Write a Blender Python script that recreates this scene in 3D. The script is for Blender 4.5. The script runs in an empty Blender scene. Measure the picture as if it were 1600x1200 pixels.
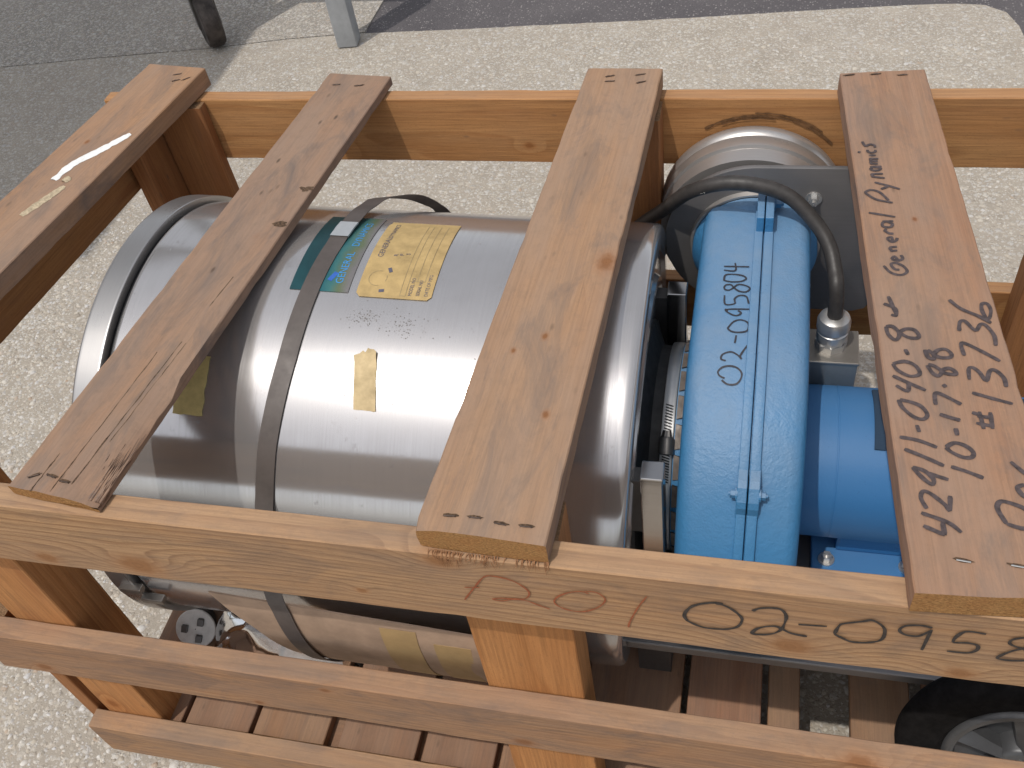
import bpy, bmesh, math, random
from mathutils import Vector, Matrix, noise
random.seed(7)
D = bpy.data
SC = bpy.context.scene
COL = SC.collection
H = 0.97                      # crate coordinates have z = 0 on top of the rails; ground is H below
rad = math.radians

# ------------------------------------------------------------------ camera, sky, sun
def rx(a): return Matrix.Rotation(a, 4, 'X')
def rz(a): return Matrix.Rotation(a, 4, 'Z')
cam = D.objects.new('camera', D.cameras.new('camera'))
COL.objects.link(cam)
cam.data.sensor_width = 36.0
cam.data.lens = 1518.80678 * 36 / 1600
cam.data.clip_start = 0.02
cam.data.clip_end = 400
cam.matrix_world = Matrix.Translation((0.954550, -0.543308, 0.918300 + H)) @ rz(0.345416242) @ rx(0.750824174) @ rz(-0.189700829)
SC.camera = cam

TO_SUN = Vector((-0.20, -0.36, 1.0)).normalized()
W = D.worlds.new('World'); SC.world = W; W.use_nodes = True
nt = W.node_tree; nt.nodes.clear()
sky = nt.nodes.new('ShaderNodeTexSky'); sky.sky_type = 'NISHITA'; sky.sun_disc = False
sky.sun_elevation = math.asin(TO_SUN.z); sky.sun_rotation = math.atan2(TO_SUN.x, TO_SUN.y)
sky.dust_density = 2.5; sky.air_density = 1.0; sky.ozone_density = 1.0
bg = nt.nodes.new('ShaderNodeBackground'); bg.inputs[1].default_value = 0.15
wo = nt.nodes.new('ShaderNodeOutputWorld')
hs = nt.nodes.new('ShaderNodeHueSaturation'); hs.inputs['Saturation'].default_value = 0.32   # milky, hazy sky
nt.links.new(sky.outputs[0], hs.inputs['Color']); nt.links.new(hs.outputs[0], bg.inputs[0]); nt.links.new(bg.outputs[0], wo.inputs[0])
sl = D.lights.new('sun', 'SUN'); sl.energy = 2.05; sl.angle = rad(0.53); sl.color = (1.0, 0.95, 0.88)
sun = D.objects.new('sun', sl); COL.objects.link(sun)
sun.rotation_euler = TO_SUN.to_track_quat('Z', 'Y').to_euler()
SC.view_settings.view_transform = 'Standard'; SC.view_settings.look = 'None'
SC.view_settings.exposure = 0.08; SC.view_settings.gamma = 1.0

STROKES = {"slat_bold":[[[1.123,0.282],[1.14,0.272],[1.158,0.262]],[[1.126,0.267],[1.138,0.259],[1.14,0.272]],[[1.124,0.301],[1.129,0.291],[1.141,0.283],[1.151,0.285],[1.153,0.291],[1.148,0.301],[1.137,0.306],[1.124,0.301]],[[1.139,0.326],[1.142,0.317]],[[1.119,0.363],[1.121,0.35],[1.128,0.341],[1.133,0.346],[1.133,0.355],[1.126,0.364],[1.119,0.363]],[[1.133,0.355],[1.143,0.347],[1.153,0.346],[1.156,0.351],[1.151,0.36],[1.142,0.361],[1.134,0.355]],[[1.124,0.418],[1.128,0.402],[1.132,0.384],[1.126,0.385]],[[1.132,0.384],[1.131,0.396],[1.118,0.404]],[[1.167,0.241],[1.167,0.256],[1.171,0.259],[1.183,0.252],[1.194,0.244]],[[1.177,0.273],[1.18,0.269]],[[1.162,0.302],[1.167,0.29],[1.173,0.286],[1.177,0.293],[1.17,0.301],[1.163,0.303]],[[1.177,0.293],[1.183,0.29],[1.192,0.29],[1.191,0.295],[1.185,0.299],[1.177,0.295]],[[1.161,0.327],[1.164,0.315],[1.17,0.313],[1.17,0.32],[1.164,0.327]],[[1.17,0.321],[1.177,0.316],[1.188,0.317],[1.19,0.323],[1.184,0.33],[1.176,0.328],[1.171,0.322]],[[1.207,0.263],[1.228,0.256],[1.248,0.25]],[[1.206,0.283],[1.207,0.3],[1.212,0.302],[1.218,0.295],[1.224,0.283],[1.229,0.298],[1.235,0.3],[1.243,0.289],[1.244,0.275]],[[1.204,0.321],[1.202,0.339],[1.207,0.341],[1.223,0.33],[1.242,0.315]],[[1.202,0.362],[1.204,0.377],[1.21,0.379],[1.22,0.364],[1.227,0.375],[1.233,0.373],[1.24,0.357],[1.24,0.34]],[[1.195,0.416],[1.207,0.401],[1.226,0.389],[1.239,0.378]],[[1.234,0.387],[1.231,0.4],[1.232,0.411],[1.238,0.412],[1.241,0.401],[1.238,0.387],[1.233,0.386]],[[1.142,0.09],[1.167,0.081],[1.179,0.07]],[[1.143,0.074],[1.163,0.065]],[[1.163,0.065],[1.162,0.081]],[[1.148,0.096],[1.143,0.109],[1.146,0.118],[1.154,0.115],[1.166,0.103],[1.17,0.097],[1.172,0.115]],[[1.137,0.149],[1.146,0.136],[1.155,0.128],[1.157,0.135],[1.149,0.145],[1.137,0.149]],[[1.15,0.143],[1.172,0.136]],[[1.13,0.173],[1.15,0.164],[1.169,0.154]],[[1.126,0.19],[1.145,0.187],[1.164,0.179]],[[1.145,0.209],[1.147,0.199]],[[1.128,0.245],[1.131,0.234],[1.142,0.221],[1.152,0.218],[1.157,0.225],[1.152,0.236],[1.142,0.242],[1.129,0.245]],[[1.176,0.154],[1.191,0.149],[1.207,0.142]],[[1.173,0.18],[1.178,0.174],[1.189,0.168],[1.198,0.169],[1.2,0.176],[1.193,0.184],[1.182,0.187],[1.173,0.18]],[[1.185,0.208],[1.186,0.198]],[[1.17,0.227],[1.181,0.223],[1.191,0.22]],[[1.204,0.233],[1.213,0.23]],[[1.212,0.235],[1.214,0.21]],[[1.223,0.235],[1.223,0.211]],[[1.209,0.228],[1.224,0.227]],[[1.207,0.218],[1.224,0.215]],[[1.223,0.086],[1.217,0.101],[1.217,0.109],[1.222,0.114],[1.234,0.111],[1.242,0.107],[1.247,0.1],[1.247,0.089],[1.239,0.082],[1.223,0.086]],[[1.246,0.138],[1.239,0.134],[1.24,0.128],[1.245,0.122],[1.251,0.127],[1.246,0.138]],[[1.236,0.167],[1.247,0.154],[1.257,0.146]]],"slat_fine":[[[1.121,0.476],[1.129,0.463],[1.141,0.459],[1.149,0.466],[1.145,0.476],[1.136,0.482],[1.13,0.479],[1.134,0.47],[1.14,0.469]],[[1.131,0.489],[1.139,0.487],[1.145,0.491],[1.143,0.498]],[[1.131,0.489],[1.135,0.495],[1.139,0.487]],[[1.13,0.505],[1.139,0.507]],[[1.132,0.507],[1.13,0.51],[1.132,0.513],[1.139,0.514]],[[1.127,0.531],[1.133,0.524],[1.139,0.528],[1.14,0.533]],[[1.127,0.531],[1.133,0.534],[1.134,0.525]],[[1.124,0.548],[1.13,0.542],[1.136,0.541]],[[1.125,0.546],[1.127,0.551]],[[1.127,0.566],[1.123,0.563],[1.123,0.556],[1.129,0.554],[1.134,0.556],[1.135,0.562],[1.128,0.566]],[[1.123,0.567],[1.137,0.568]],[[1.106,0.585],[1.14,0.577]],[[1.102,0.63],[1.116,0.615],[1.138,0.608]],[[1.102,0.63],[1.11,0.636],[1.122,0.631],[1.133,0.613]],[[1.116,0.654],[1.135,0.646],[1.149,0.639]],[[1.135,0.646],[1.124,0.638]],[[1.112,0.667],[1.13,0.664]],[[1.116,0.666],[1.113,0.67],[1.114,0.673],[1.128,0.674]],[[1.114,0.689],[1.112,0.685],[1.116,0.682],[1.123,0.683],[1.125,0.688],[1.115,0.69]],[[1.111,0.69],[1.127,0.692]],[[1.111,0.698],[1.122,0.698]],[[1.114,0.698],[1.112,0.701],[1.114,0.704],[1.122,0.704]],[[1.114,0.704],[1.112,0.707],[1.113,0.71],[1.123,0.71]],[[1.111,0.719],[1.12,0.719]],[[1.095,0.727],[1.099,0.726]],[[1.119,0.732],[1.12,0.728],[1.114,0.725],[1.109,0.728],[1.109,0.732]],[[1.102,0.753],[1.106,0.742],[1.113,0.746],[1.119,0.743],[1.119,0.738]]],"rail_red":[[[0.649,-0.094],[0.665,-0.064],[0.682,-0.035],[0.696,-0.031],[0.715,-0.036],[0.728,-0.049],[0.732,-0.061],[0.725,-0.074],[0.709,-0.077],[0.693,-0.08],[0.685,-0.084],[0.696,-0.085],[0.709,-0.079],[0.724,-0.077],[0.739,-0.084],[0.753,-0.091]],[[0.654,-0.064],[0.673,-0.06]],[[0.802,-0.045],[0.794,-0.042],[0.78,-0.047],[0.766,-0.059],[0.76,-0.072],[0.765,-0.082],[0.778,-0.088],[0.793,-0.087],[0.809,-0.075],[0.819,-0.059],[0.819,-0.049],[0.811,-0.04],[0.797,-0.04]],[[0.867,-0.036],[0.856,-0.064],[0.846,-0.098],[0.844,-0.111]]],"rail_black":[[[0.949,-0.033],[0.94,-0.033],[0.927,-0.038],[0.915,-0.048],[0.908,-0.065],[0.91,-0.077],[0.917,-0.084],[0.929,-0.09],[0.944,-0.09],[0.956,-0.087],[0.966,-0.079],[0.97,-0.065],[0.968,-0.055],[0.959,-0.043],[0.95,-0.036],[0.941,-0.034]],[[0.98,-0.041],[0.987,-0.034],[0.999,-0.03],[1.009,-0.031],[1.015,-0.042],[1.015,-0.056],[1.012,-0.074],[1.004,-0.085],[0.993,-0.09],[0.982,-0.09],[0.987,-0.078],[0.996,-0.071],[1.006,-0.068],[1.013,-0.072],[1.023,-0.079],[1.04,-0.082]],[[1.029,-0.058],[1.058,-0.055]],[[1.067,-0.069],[1.07,-0.05],[1.075,-0.044],[1.091,-0.036],[1.1,-0.031],[1.109,-0.037],[1.115,-0.047],[1.116,-0.063],[1.112,-0.073],[1.099,-0.08],[1.085,-0.081],[1.075,-0.075],[1.067,-0.069]],[[1.159,-0.032],[1.147,-0.03],[1.134,-0.034],[1.129,-0.044],[1.135,-0.052],[1.147,-0.053],[1.153,-0.047],[1.159,-0.037]],[[1.159,-0.037],[1.158,-0.059],[1.157,-0.082]],[[1.21,-0.033],[1.19,-0.033],[1.183,-0.056],[1.197,-0.055],[1.207,-0.058],[1.208,-0.068],[1.2,-0.076],[1.181,-0.077]],[[1.245,-0.031],[1.237,-0.036],[1.234,-0.043],[1.238,-0.049],[1.25,-0.054],[1.258,-0.061],[1.259,-0.074],[1.251,-0.079],[1.239,-0.081],[1.23,-0.078],[1.239,-0.062],[1.25,-0.051],[1.254,-0.041],[1.249,-0.032],[1.245,-0.031]]],"volute":[[[0.9284,0.3995,-0.113],[0.9209,0.4033,-0.1118],[0.9188,0.4095,-0.11],[0.9248,0.4164,-0.1083],[0.9344,0.4189,-0.1077],[0.9442,0.4168,-0.1082],[0.9512,0.409,-0.1101],[0.9502,0.3993,-0.1131],[0.9442,0.392,-0.1155],[0.933,0.3912,-0.1157],[0.9246,0.3967,-0.1139]],[[0.9282,0.4268,-0.1057],[0.9215,0.4293,-0.1052],[0.9234,0.4374,-0.1038],[0.9345,0.4421,-0.103],[0.9446,0.4369,-0.1039],[0.9498,0.4313,-0.1049],[0.9479,0.4371,-0.1039],[0.9566,0.4551,-0.1012]],[[0.9401,0.4724,-0.0996],[0.9388,0.458,-0.1009]],[[0.927,0.4854,-0.0992],[0.9345,0.4992,-0.0991],[0.9443,0.5042,-0.0991],[0.9545,0.4995,-0.0991],[0.9566,0.4899,-0.099],[0.9537,0.4815,-0.0993],[0.9423,0.4783,-0.0994],[0.9323,0.4799,-0.0994],[0.927,0.4854,-0.0992]],[[0.9574,0.5275,-0.0992],[0.9229,0.5246,-0.0992],[0.9303,0.5151,-0.0992],[0.9388,0.5127,-0.0992],[0.9444,0.5186,-0.0992],[0.9399,0.5233,-0.0992]],[[0.9212,0.5257,-0.0992],[0.9248,0.521,-0.0992]],[[0.9185,0.5549,-0.0992],[0.9206,0.5358,-0.0992],[0.9341,0.538,-0.0992],[0.9335,0.5481,-0.0992],[0.94,0.5558,-0.0992],[0.9503,0.5544,-0.0992],[0.9544,0.5394,-0.0992]],[[0.9166,0.573,-0.0992],[0.9197,0.5784,-0.0992],[0.9266,0.5789,-0.0992],[0.9313,0.5726,-0.0992],[0.9395,0.5653,-0.0992],[0.9498,0.5647,-0.0992],[0.9546,0.5728,-0.0992],[0.9474,0.5788,-0.0992],[0.937,0.58,-0.0992],[0.9305,0.5725,-0.0992],[0.9247,0.5669,-0.0992],[0.9186,0.5679,-0.0992],[0.9166,0.573,-0.0992]],[[0.9157,0.5874,-0.0992],[0.9167,0.5995,-0.0992],[0.9253,0.6027,-0.0992],[0.9411,0.601,-0.0992],[0.9484,0.5948,-0.0992],[0.9418,0.5877,-0.0992],[0.928,0.5855,-0.0992],[0.9165,0.5875,-0.0992]],[[0.9137,0.6202,-0.0992],[0.9515,0.6213,-0.0992]],[[0.9142,0.6115,-0.0992],[0.931,0.6112,-0.0992],[0.93,0.6288,-0.0992]]]}

# ------------------------------------------------------------------ node helper
class NT:
    def __init__(self, name):
        self.m = D.materials.new(name); self.m.use_nodes = True
        self.t = self.m.node_tree; self.t.nodes.clear()
        self.out = self.n('ShaderNodeOutputMaterial')
        self.b = self.n('ShaderNodeBsdfPrincipled')
        self.l(self.b.outputs[0], self.out.inputs[0])
    def n(self, ty, **kw):
        x = self.t.nodes.new(ty)
        for k, v in kw.items(): setattr(x, k, v)
        return x
    def l(self, a, b): self.t.links.new(a, b)
    def put(self, sock, v):
        if isinstance(v, bpy.types.NodeSocket): self.l(v, sock)
        elif v is not None: sock.default_value = v
    def math(self, op, a, b=None, c=None, clamp=False):
        x = self.n('ShaderNodeMath', operation=op, use_clamp=clamp)
        for i, v in enumerate((a, b, c)):
            if v is not None: self.put(x.inputs[i], v)
        return x.outputs[0]
    def obj(self): return self.n('ShaderNodeTexCoord').outputs['Object']
    def map(self, v, loc=(0, 0, 0), scale=(1, 1, 1), rot=(0, 0, 0)):
        x = self.n('ShaderNodeMapping'); self.l(v, x.inputs[0])
        x.inputs[1].default_value = loc; x.inputs[2].default_value = rot; x.inputs[3].default_value = scale
        return x.outputs[0]
    def noise(self, v, scale, detail=3, rough=0.55, dist=0.0):
        x = self.n('ShaderNodeTexNoise'); self.l(v, x.inputs['Vector'])
        x.inputs['Scale'].default_value = scale; x.inputs['Detail'].default_value = detail
        x.inputs['Roughness'].default_value = rough; x.inputs['Distortion'].default_value = dist
        return x.outputs['Fac']
    def vor(self, v, scale, feature='F1', out='Distance', rnd=1.0):
        x = self.n('ShaderNodeTexVoronoi', feature=feature); self.l(v, x.inputs['Vector'])
        x.inputs['Scale'].default_value = scale; x.inputs['Randomness'].default_value = rnd
        return x.outputs[out]
    def ramp(self, f, pts, interp='LINEAR'):
        x = self.n('ShaderNodeValToRGB'); self.put(x.inputs[0], f)
        e = x.color_ramp.elements; x.color_ramp.interpolation = interp
        while len(e) < len(pts): e.new(0.5)
        for i, (p, c) in enumerate(pts):
            e[i].position = p
            e[i].color = (c, c, c, 1) if isinstance(c, (int, float)) else (*c, 1)
        return x.outputs[0]
    def mix(self, f, a, b, blend='MIX'):
        x = self.n('ShaderNodeMix', data_type='RGBA', blend_type=blend)
        self.put(x.inputs[0], f)
        for i, v in ((6, a), (7, b)):
            self.put(x.inputs[i], (*v, 1) if isinstance(v, tuple) and len(v) == 3 else v)
        return x.outputs[2]
    def mapr(self, f, a, b, c=0.0, d=1.0):
        x = self.n('ShaderNodeMapRange'); self.put(x.inputs[0], f)
        for i, v in enumerate((a, b, c, d)): x.inputs[i + 1].default_value = v
        return x.outputs[0]
    def sep(self, v):
        x = self.n('ShaderNodeSeparateXYZ'); self.l(v, x.inputs[0]); return x.outputs
    def comb(self, *v):
        x = self.n('ShaderNodeCombineXYZ')
        for i, q in enumerate(v): self.put(x.inputs[i], q)
        return x.outputs[0]
    def bump(self, h, strength=0.3, dist=0.002, normal=None):
        x = self.n('ShaderNodeBump'); x.inputs['Strength'].default_value = strength
        x.inputs['Distance'].default_value = dist; self.l(h, x.inputs['Height'])
        if normal is not None: self.l(normal, x.inputs['Normal'])
        return x.outputs[0]
    def set(self, color=None, rough=None, metal=None, normal=None, **kw):
        i = self.b.inputs
        if color is not None: self.put(i['Base Color'], (*color, 1) if isinstance(color, tuple) and len(color) == 3 else color)
        if rough is not None: self.put(i['Roughness'], rough)
        if metal is not None: self.put(i['Metallic'], metal)
        if normal is not None: self.l(normal, i['Normal'])
        for k, v in kw.items(): self.put(i[k.replace('_', ' ')], v)
        return self.m

# ------------------------------------------------------------------ materials
def wood(name, light, dark, seed=0, freq=95, knots=(), pith=(0.03, -0.13), weather=0.0, fibc=0.62,
         wcol=(0.235, 0.165, 0.135), dirt=0.25, red=0.0, contrast=1.0):
    """sawn softwood: growth rings round a pith running along object X, knots, fibre, weathering"""
    T, T2 = (0.93, 0.795, 0.685), (0.86, 0.775, 0.705)        # aged lumber
    light, dark = [tuple(c[i] * T[i] for i in range(3)) for c in (light, dark)]; wcol = tuple(wcol[i] * T2[i] for i in range(3))
    k = NT(name); P = k.obj(); x, y, z = k.sep(P)
    low = k.map(P, loc=(seed * 1.7, seed * 2.3, seed), scale=(1.3, 9, 9))
    n1 = k.noise(low, 1.0, 2, 0.5); n2 = k.noise(k.map(low, loc=(5, 3, 9)), 1.0, 2, 0.5)
    yy = k.math('ADD', k.math('SUBTRACT', y, pith[0]), k.math('MULTIPLY', k.math('SUBTRACT', n1, 0.5), 0.075))
    zz = k.math('ADD', k.math('SUBTRACT', z, pith[1]), k.math('MULTIPLY', k.math('SUBTRACT', n2, 0.5), 0.05))
    dist = k.math('SQRT', k.math('ADD', k.math('MULTIPLY', yy, yy), k.math('MULTIPLY', zz, zz)))
    core = None
    for (kx, ky, kz, kr) in knots:
        dx = k.math('SUBTRACT', x, kx); dy = k.math('SUBTRACT', y, ky); dz = k.math('SUBTRACT', z, kz)
        dx2 = k.math('MULTIPLY', dx, dx); dy2 = k.math('MULTIPLY', dy, dy); dz2 = k.math('MULTIPLY', dz, dz)
        e = k.math('ADD', k.math('DIVIDE', dx2, (4.2 * kr) ** 2),
                   k.math('DIVIDE', k.math('ADD', dy2, dz2), (2.3 * kr) ** 2))
        g = k.math('EXPONENT', k.math('MULTIPLY', e, -1.0))
        dist = k.math('ADD', dist, k.math('MULTIPLY', g, kr * 2.4))
        c = k.math('SQRT', k.math('ADD', k.math('DIVIDE', dx2, (1.5 * kr) ** 2), k.math('DIVIDE', k.math('ADD', dy2, dz2), kr ** 2)))
        c = k.math('ADD', c, k.math('MULTIPLY', k.math('SUBTRACT', k.noise(P, 60 * 0.02 / kr, 2), 0.5), 0.7))
        core = c if core is None else k.math('MINIMUM', core, c)
    ring = k.math('FRACT', k.math('MULTIPLY', dist, freq))
    d2 = tuple(light[i] + (dark[i] - light[i]) * contrast for i in range(3))
    mid = tuple(light[i] * 0.72 + d2[i] * 0.28 for i in range(3))
    col = k.ramp(ring, [(0.0, light), (0.55, mid), (0.86, d2), (0.93, d2), (1.0, light)])
    fib = k.noise(k.map(P, loc=(seed, 0, 0), scale=(7, 260, 260)), 1.0, 3, 0.6)
    col = k.mix(k.mapr(fib, 0.34, 0.70, 0.0, fibc), col, tuple(c * 0.58 for c in light), 'MIX')
    fib2 = k.noise(k.map(P, loc=(seed, 3, 0), scale=(26, 640, 640)), 1.0, 2, 0.6)
    col = k.mix(k.mapr(fib2, 0.38, 0.68, 0.0, 0.40), col, tuple(c * 1.22 for c in light), 'MIX')
    speck = k.noise(k.map(P, loc=(seed, 8, 0), scale=(260, 420, 420)), 1.0, 2, 0.6)
    col = k.mix(k.mapr(speck, 0.56, 0.74, 0.0, 0.45), col, tuple(c * 0.45 for c in light), 'MIX')
    broad = k.noise(k.map(P, loc=(seed * 3, 1, 4), scale=(2.2, 14, 14)), 1.0, 3, 0.6)
    col = k.mix(k.mapr(broad, 0.35, 0.75, 0.0, 0.55), col, (light[0] * 0.80, light[1] * 0.66, light[2] * 0.55))
    if red: col = k.mix(k.mapr(k.noise(k.map(P, loc=(2, seed, 4), scale=(4, 16, 16)), 1, 2), 0.45, 0.75, 0, red), col, (0.33, 0.13, 0.06))
    if weather:
        w = k.noise(k.map(P, loc=(seed * 5, 2, 8), scale=(5, 22, 22)), 1.0, 4, 0.62)
        w2 = k.noise(k.map(P, loc=(seed, 7, 8), scale=(1.6, 5, 5)), 1.0, 2, 0.5)
        f = k.math('MULTIPLY', k.mapr(k.math('ADD', k.math('MULTIPLY', w, 0.6), k.math('MULTIPLY', w2, 0.5)), 0.30, 0.66, 0.0, 1.0), weather, clamp=True)
        f = k.math('MULTIPLY', k.math('MINIMUM', f, 0.86), k.mapr(k.noise(k.map(P, loc=(seed * 7, 5, 3), scale=(3.0, 17, 17)), 1.0, 4, 0.65), 0.30, 0.56, 0.55, 1.0))
        col = k.mix(f, col, wcol)
        st = k.noise(k.map(P, loc=(seed * 2, 3, 1), scale=(6, 19, 19)), 1.0, 5, 0.7, 0.8)
        col = k.mix(k.mapr(st, 0.49, 0.70, 0.0, 0.70 * weather), col, (0.105, 0.088, 0.085))
        gr = k.noise(k.map(P, loc=(seed * 4, 9, 1), scale=(38, 55, 55)), 1.0, 4, 0.7)
        col = k.mix(k.mapr(gr, 0.50, 0.78, 0.0, 0.5 * weather), col, tuple(v * 0.62 for v in wcol))
    col = k.mix(k.mapr(fib, 0.42, 0.70, 0.0, 0.13), col, (0.02, 0.01, 0.005))
    nzz = k.sep(k.n('ShaderNodeNewGeometry').outputs['Normal'])[2]
    dn = k.noise(k.map(P, loc=(seed, 6, 6), scale=(6, 18, 18)), 1.0, 4, 0.6)
    col = k.mix(k.math('MULTIPLY', k.mapr(nzz, 0.6, 0.95, 0.0, 0.34), k.mapr(dn, 0.28, 0.68, 0.45, 1.0)), col, (0.30, 0.222, 0.162))   # settled dust
    spots = k.vor(k.map(P, loc=(seed, 4, 2), scale=(16, 40, 40)), 1.0)
    sn = k.noise(k.map(P, loc=(seed, 1, 1), scale=(10, 14, 14)), 1, 1)
    col = k.mix(k.math('MULTIPLY', k.mapr(spots, 0.05, 0.15, dirt * 2, 0.0), k.mapr(sn, 0.5, 0.62)), col, (0.11, 0.075, 0.055))
    if core is not None:
        cr = k.math('FRACT', k.math('MULTIPLY', core, 2.7))
        kc = k.mix(k.mapr(cr, 0, 1, 0, 0.5), (light[0] * 0.50, light[1] * 0.42, light[2] * 0.38), (light[0] * 0.27, light[1] * 0.22, light[2] * 0.20))
        col = k.mix(k.mapr(core, 0.55, 1.15, 0.85, 0.0), col, kc)
        col = k.mix(k.mapr(core, 1.0, 1.9, 0.25, 0.0), col, (light[0] * 0.72, light[1] * 0.50, light[2] * 0.32))
    saw = k.noise(k.map(P, loc=(seed, 0, 0), scale=(170, 7, 7)), 1.0, 2, 0.5)
    h = k.math('ADD', k.math('MULTIPLY', fib, 0.7), k.math('ADD', k.math('MULTIPLY', ring, -0.18), k.math('MULTIPLY', saw, 0.28)))
    return k.set(col, 0.78, 0.0, k.bump(h, 0.42, 0.0016), Specular_IOR_Level=0.22)

def endgrain(name, c=(0.56, 0.30, 0.115)):
    k = NT(name); P = k.obj()
    a = k.noise(k.map(P, scale=(300, 260, 620)), 1.0, 4, 0.75)
    b = k.noise(k.map(P, scale=(30, 60, 120)), 1.0, 3, 0.6)
    col = k.mix(k.mapr(a, 0.30, 0.62), tuple(v * 0.34 for v in c), c)
    col = k.mix(k.mapr(b, 0.4, 0.75, 0, 0.5), col, (c[0] * 0.7, c[1] * 0.55, c[2] * 0.5))
    return k.set(col, 0.9, 0.0, k.bump(a, 0.9, 0.004), Specular_IOR_Level=0.15)

def steel(name, col=(0.60, 0.585, 0.575), rough=0.27, brush='X', aniso=0.0, grime=0.35, seed=0.0, metal=0.82):
    k = NT(name); P = k.obj()
    sc = {'X': (620, 5, 5), 'Y': (5, 620, 5), 'Z': (5, 5, 620), '0': (90, 90, 90)}[brush]
    br = k.noise(k.map(P, scale=sc), 1.0, 3, 0.65)
    sm = k.noise(k.map(P, loc=(seed, 2, 3), scale=(7, 7, 7)), 1.0, 4, 0.62)
    fine = k.noise(k.map(P, loc=(seed, 5, 1), scale=(38, 38, 38)), 1.0, 5, 0.7)
    c = k.mix(k.mapr(br, 0.3, 0.7, 0.0, 0.30), col, tuple(v * 0.72 for v in col))
    c = k.mix(k.mapr(sm, 0.42, 0.75, 0.0, grime), c, (0.30, 0.27, 0.26))
    sp = k.math('MULTIPLY', k.mapr(fine, 0.60, 0.74, 0.0, 1.0), k.mapr(k.noise(k.map(P, loc=(seed, 9, 1), scale=(9, 9, 9)), 1, 2), 0.50, 0.66))
    c = k.mix(k.math('MULTIPLY', sp, 0.65), c, (0.13, 0.11, 0.10))
    r = k.math('ADD', k.mapr(sm, 0.3, 0.8, rough * 0.88, rough * 1.55), k.math('MULTIPLY', sp, 0.25))
    r = k.math('ADD', r, k.mapr(br, 0.3, 0.7, -0.03, 0.03))
    kw = {}
    if aniso:
        tg = k.n('ShaderNodeTangent', direction_type='RADIAL', axis='X')
        kw = dict(Anisotropic=aniso, Anisotropic_Rotation=0.25, Tangent=tg.outputs[0])
    return k.set(c, r, metal, k.bump(br, 0.045, 0.0006), **kw)

def paint(name, col, rough=0.38, peel=0.5, dust=0.35, dustcol=(0.30, 0.33, 0.36), seed=0.0):
    k = NT(name); P = k.obj()
    pe = k.noise(P, 330, 2, 0.5); pe2 = k.noise(P, 95, 2, 0.5)
    du = k.noise(k.map(P, loc=(seed, 1, 2)), 13, 5, 0.65)
    nz = k.sep(k.n('ShaderNodeNewGeometry').outputs['Normal'])[2]
    f = k.math('MULTIPLY', k.mapr(nz, 0.45, 0.98, 0.12, 1.0), k.mapr(du, 0.25, 0.72, 0.45, 1.0))   # dust settles on what faces up
    c = k.mix(k.math('MULTIPLY', f, dust), col, dustcol)
    sp = k.noise(k.map(P, loc=(seed, 6, 2)), 210, 3, 0.7)
    c = k.mix(k.mapr(sp, 0.66, 0.76, 0, 0.5), c, tuple(v * 0.35 for v in col))
    h = k.math('ADD', k.math('MULTIPLY', pe, 0.6), pe2)
    return k.set(c, k.math('ADD', rough, k.math('MULTIPLY', f, 0.22)), 0.0, k.bump(h, peel, 0.0022), Specular_IOR_Level=0.5)

def plain(name, col, rough=0.6, metal=0.0, var=0.25, scale=60, bump=0.15, **kw):
    k = NT(name); P = k.obj(); n = k.noise(P, scale, 4, 0.65)
    c = k.mix(k.mapr(n, 0.35, 0.75, 0, 1), col, tuple(v * (1 - var * 1.6) for v in col))
    return k.set(c, k.mapr(n, 0.3, 0.7, rough * 0.85, min(1, rough * 1.15)), metal, k.bump(n, bump, 0.001), **kw)

PINE_L, PINE_D = (0.50, 0.32, 0.17), (0.30, 0.16, 0.07)
GREY_L, GREY_D = (0.42, 0.27, 0.165), (0.27, 0.16, 0.095)
END = endgrain('sawn_end_grain')
END_G = endgrain('grey_end_grain', (0.36, 0.22, 0.12))
M_STEEL = steel('brushed_stainless', (0.56, 0.545, 0.54), 0.135, 'X', 0.0, 0.24, metal=0.74)
M_RIM = steel('brushed_stainless_lid', (0.46, 0.45, 0.44), 0.27, 'X', 0.0, 0.30, 3)
M_PLATE = steel('brushed_stainless_plate', (0.21, 0.203, 0.20), 0.40, 'Z', 0.0, 0.35, 5, 0.6)
M_RING = steel('spun_stainless', (0.52, 0.50, 0.48), 0.30, 'Y', 0.0, 0.3, 8, 0.7)
M_TUBE = steel('grey_tube_steel', (0.50, 0.49, 0.48), 0.11, 'Z', 0.0, 0.2, 9, 1.0)
M_DARKST = steel('dark_steel', (0.13, 0.125, 0.12), 0.42, '0', 0.0, 0.3, 2)
M_BOX = steel('zinc_box', (0.40, 0.37, 0.33), 0.36, '0', 0.0, 0.5, 4)
M_ZINC = steel('bright_zinc', (0.62, 0.61, 0.59), 0.30, '0', 0.0, 0.35, 6)
M_BLUE = paint('blue_machine_enamel', (0.034, 0.185, 0.390), 0.40, 0.5, 0.48, (0.27, 0.295, 0.32))
M_BLUE2 = paint('blue_motor_enamel', (0.028, 0.150, 0.360), 0.44, 0.12, 0.22, (0.14, 0.22, 0.31), 4)
M_NAVY = paint('dark_blue_plate', (0.012, 0.035, 0.07), 0.75, 0.2, 0.04)
M_RUBBER = plain('black_rubber', (0.030, 0.028, 0.027), 0.62, 0, 0.3, 40, 0.2)
M_CABLE = plain('black_cable_jacket', (0.045, 0.040, 0.037), 0.50, 0, 0.3, 70, 0.25)
M_GASKET = plain('dark_gasket', (0.015, 0.014, 0.016), 0.5)
M_BOOT = plain('brown_grey_sleeve', (0.17, 0.14, 0.12), 0.55, 0.2, 0.3, 50)
M_STRAP = plain('dull_strap', (0.105, 0.088, 0.080), 0.52, 0.15, 0.2, 22, 0.15)
M_TAPE = plain('old_masking_tape', (0.60, 0.46, 0.25), 0.7, 0, 0.22, 45, 0.6)
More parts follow.
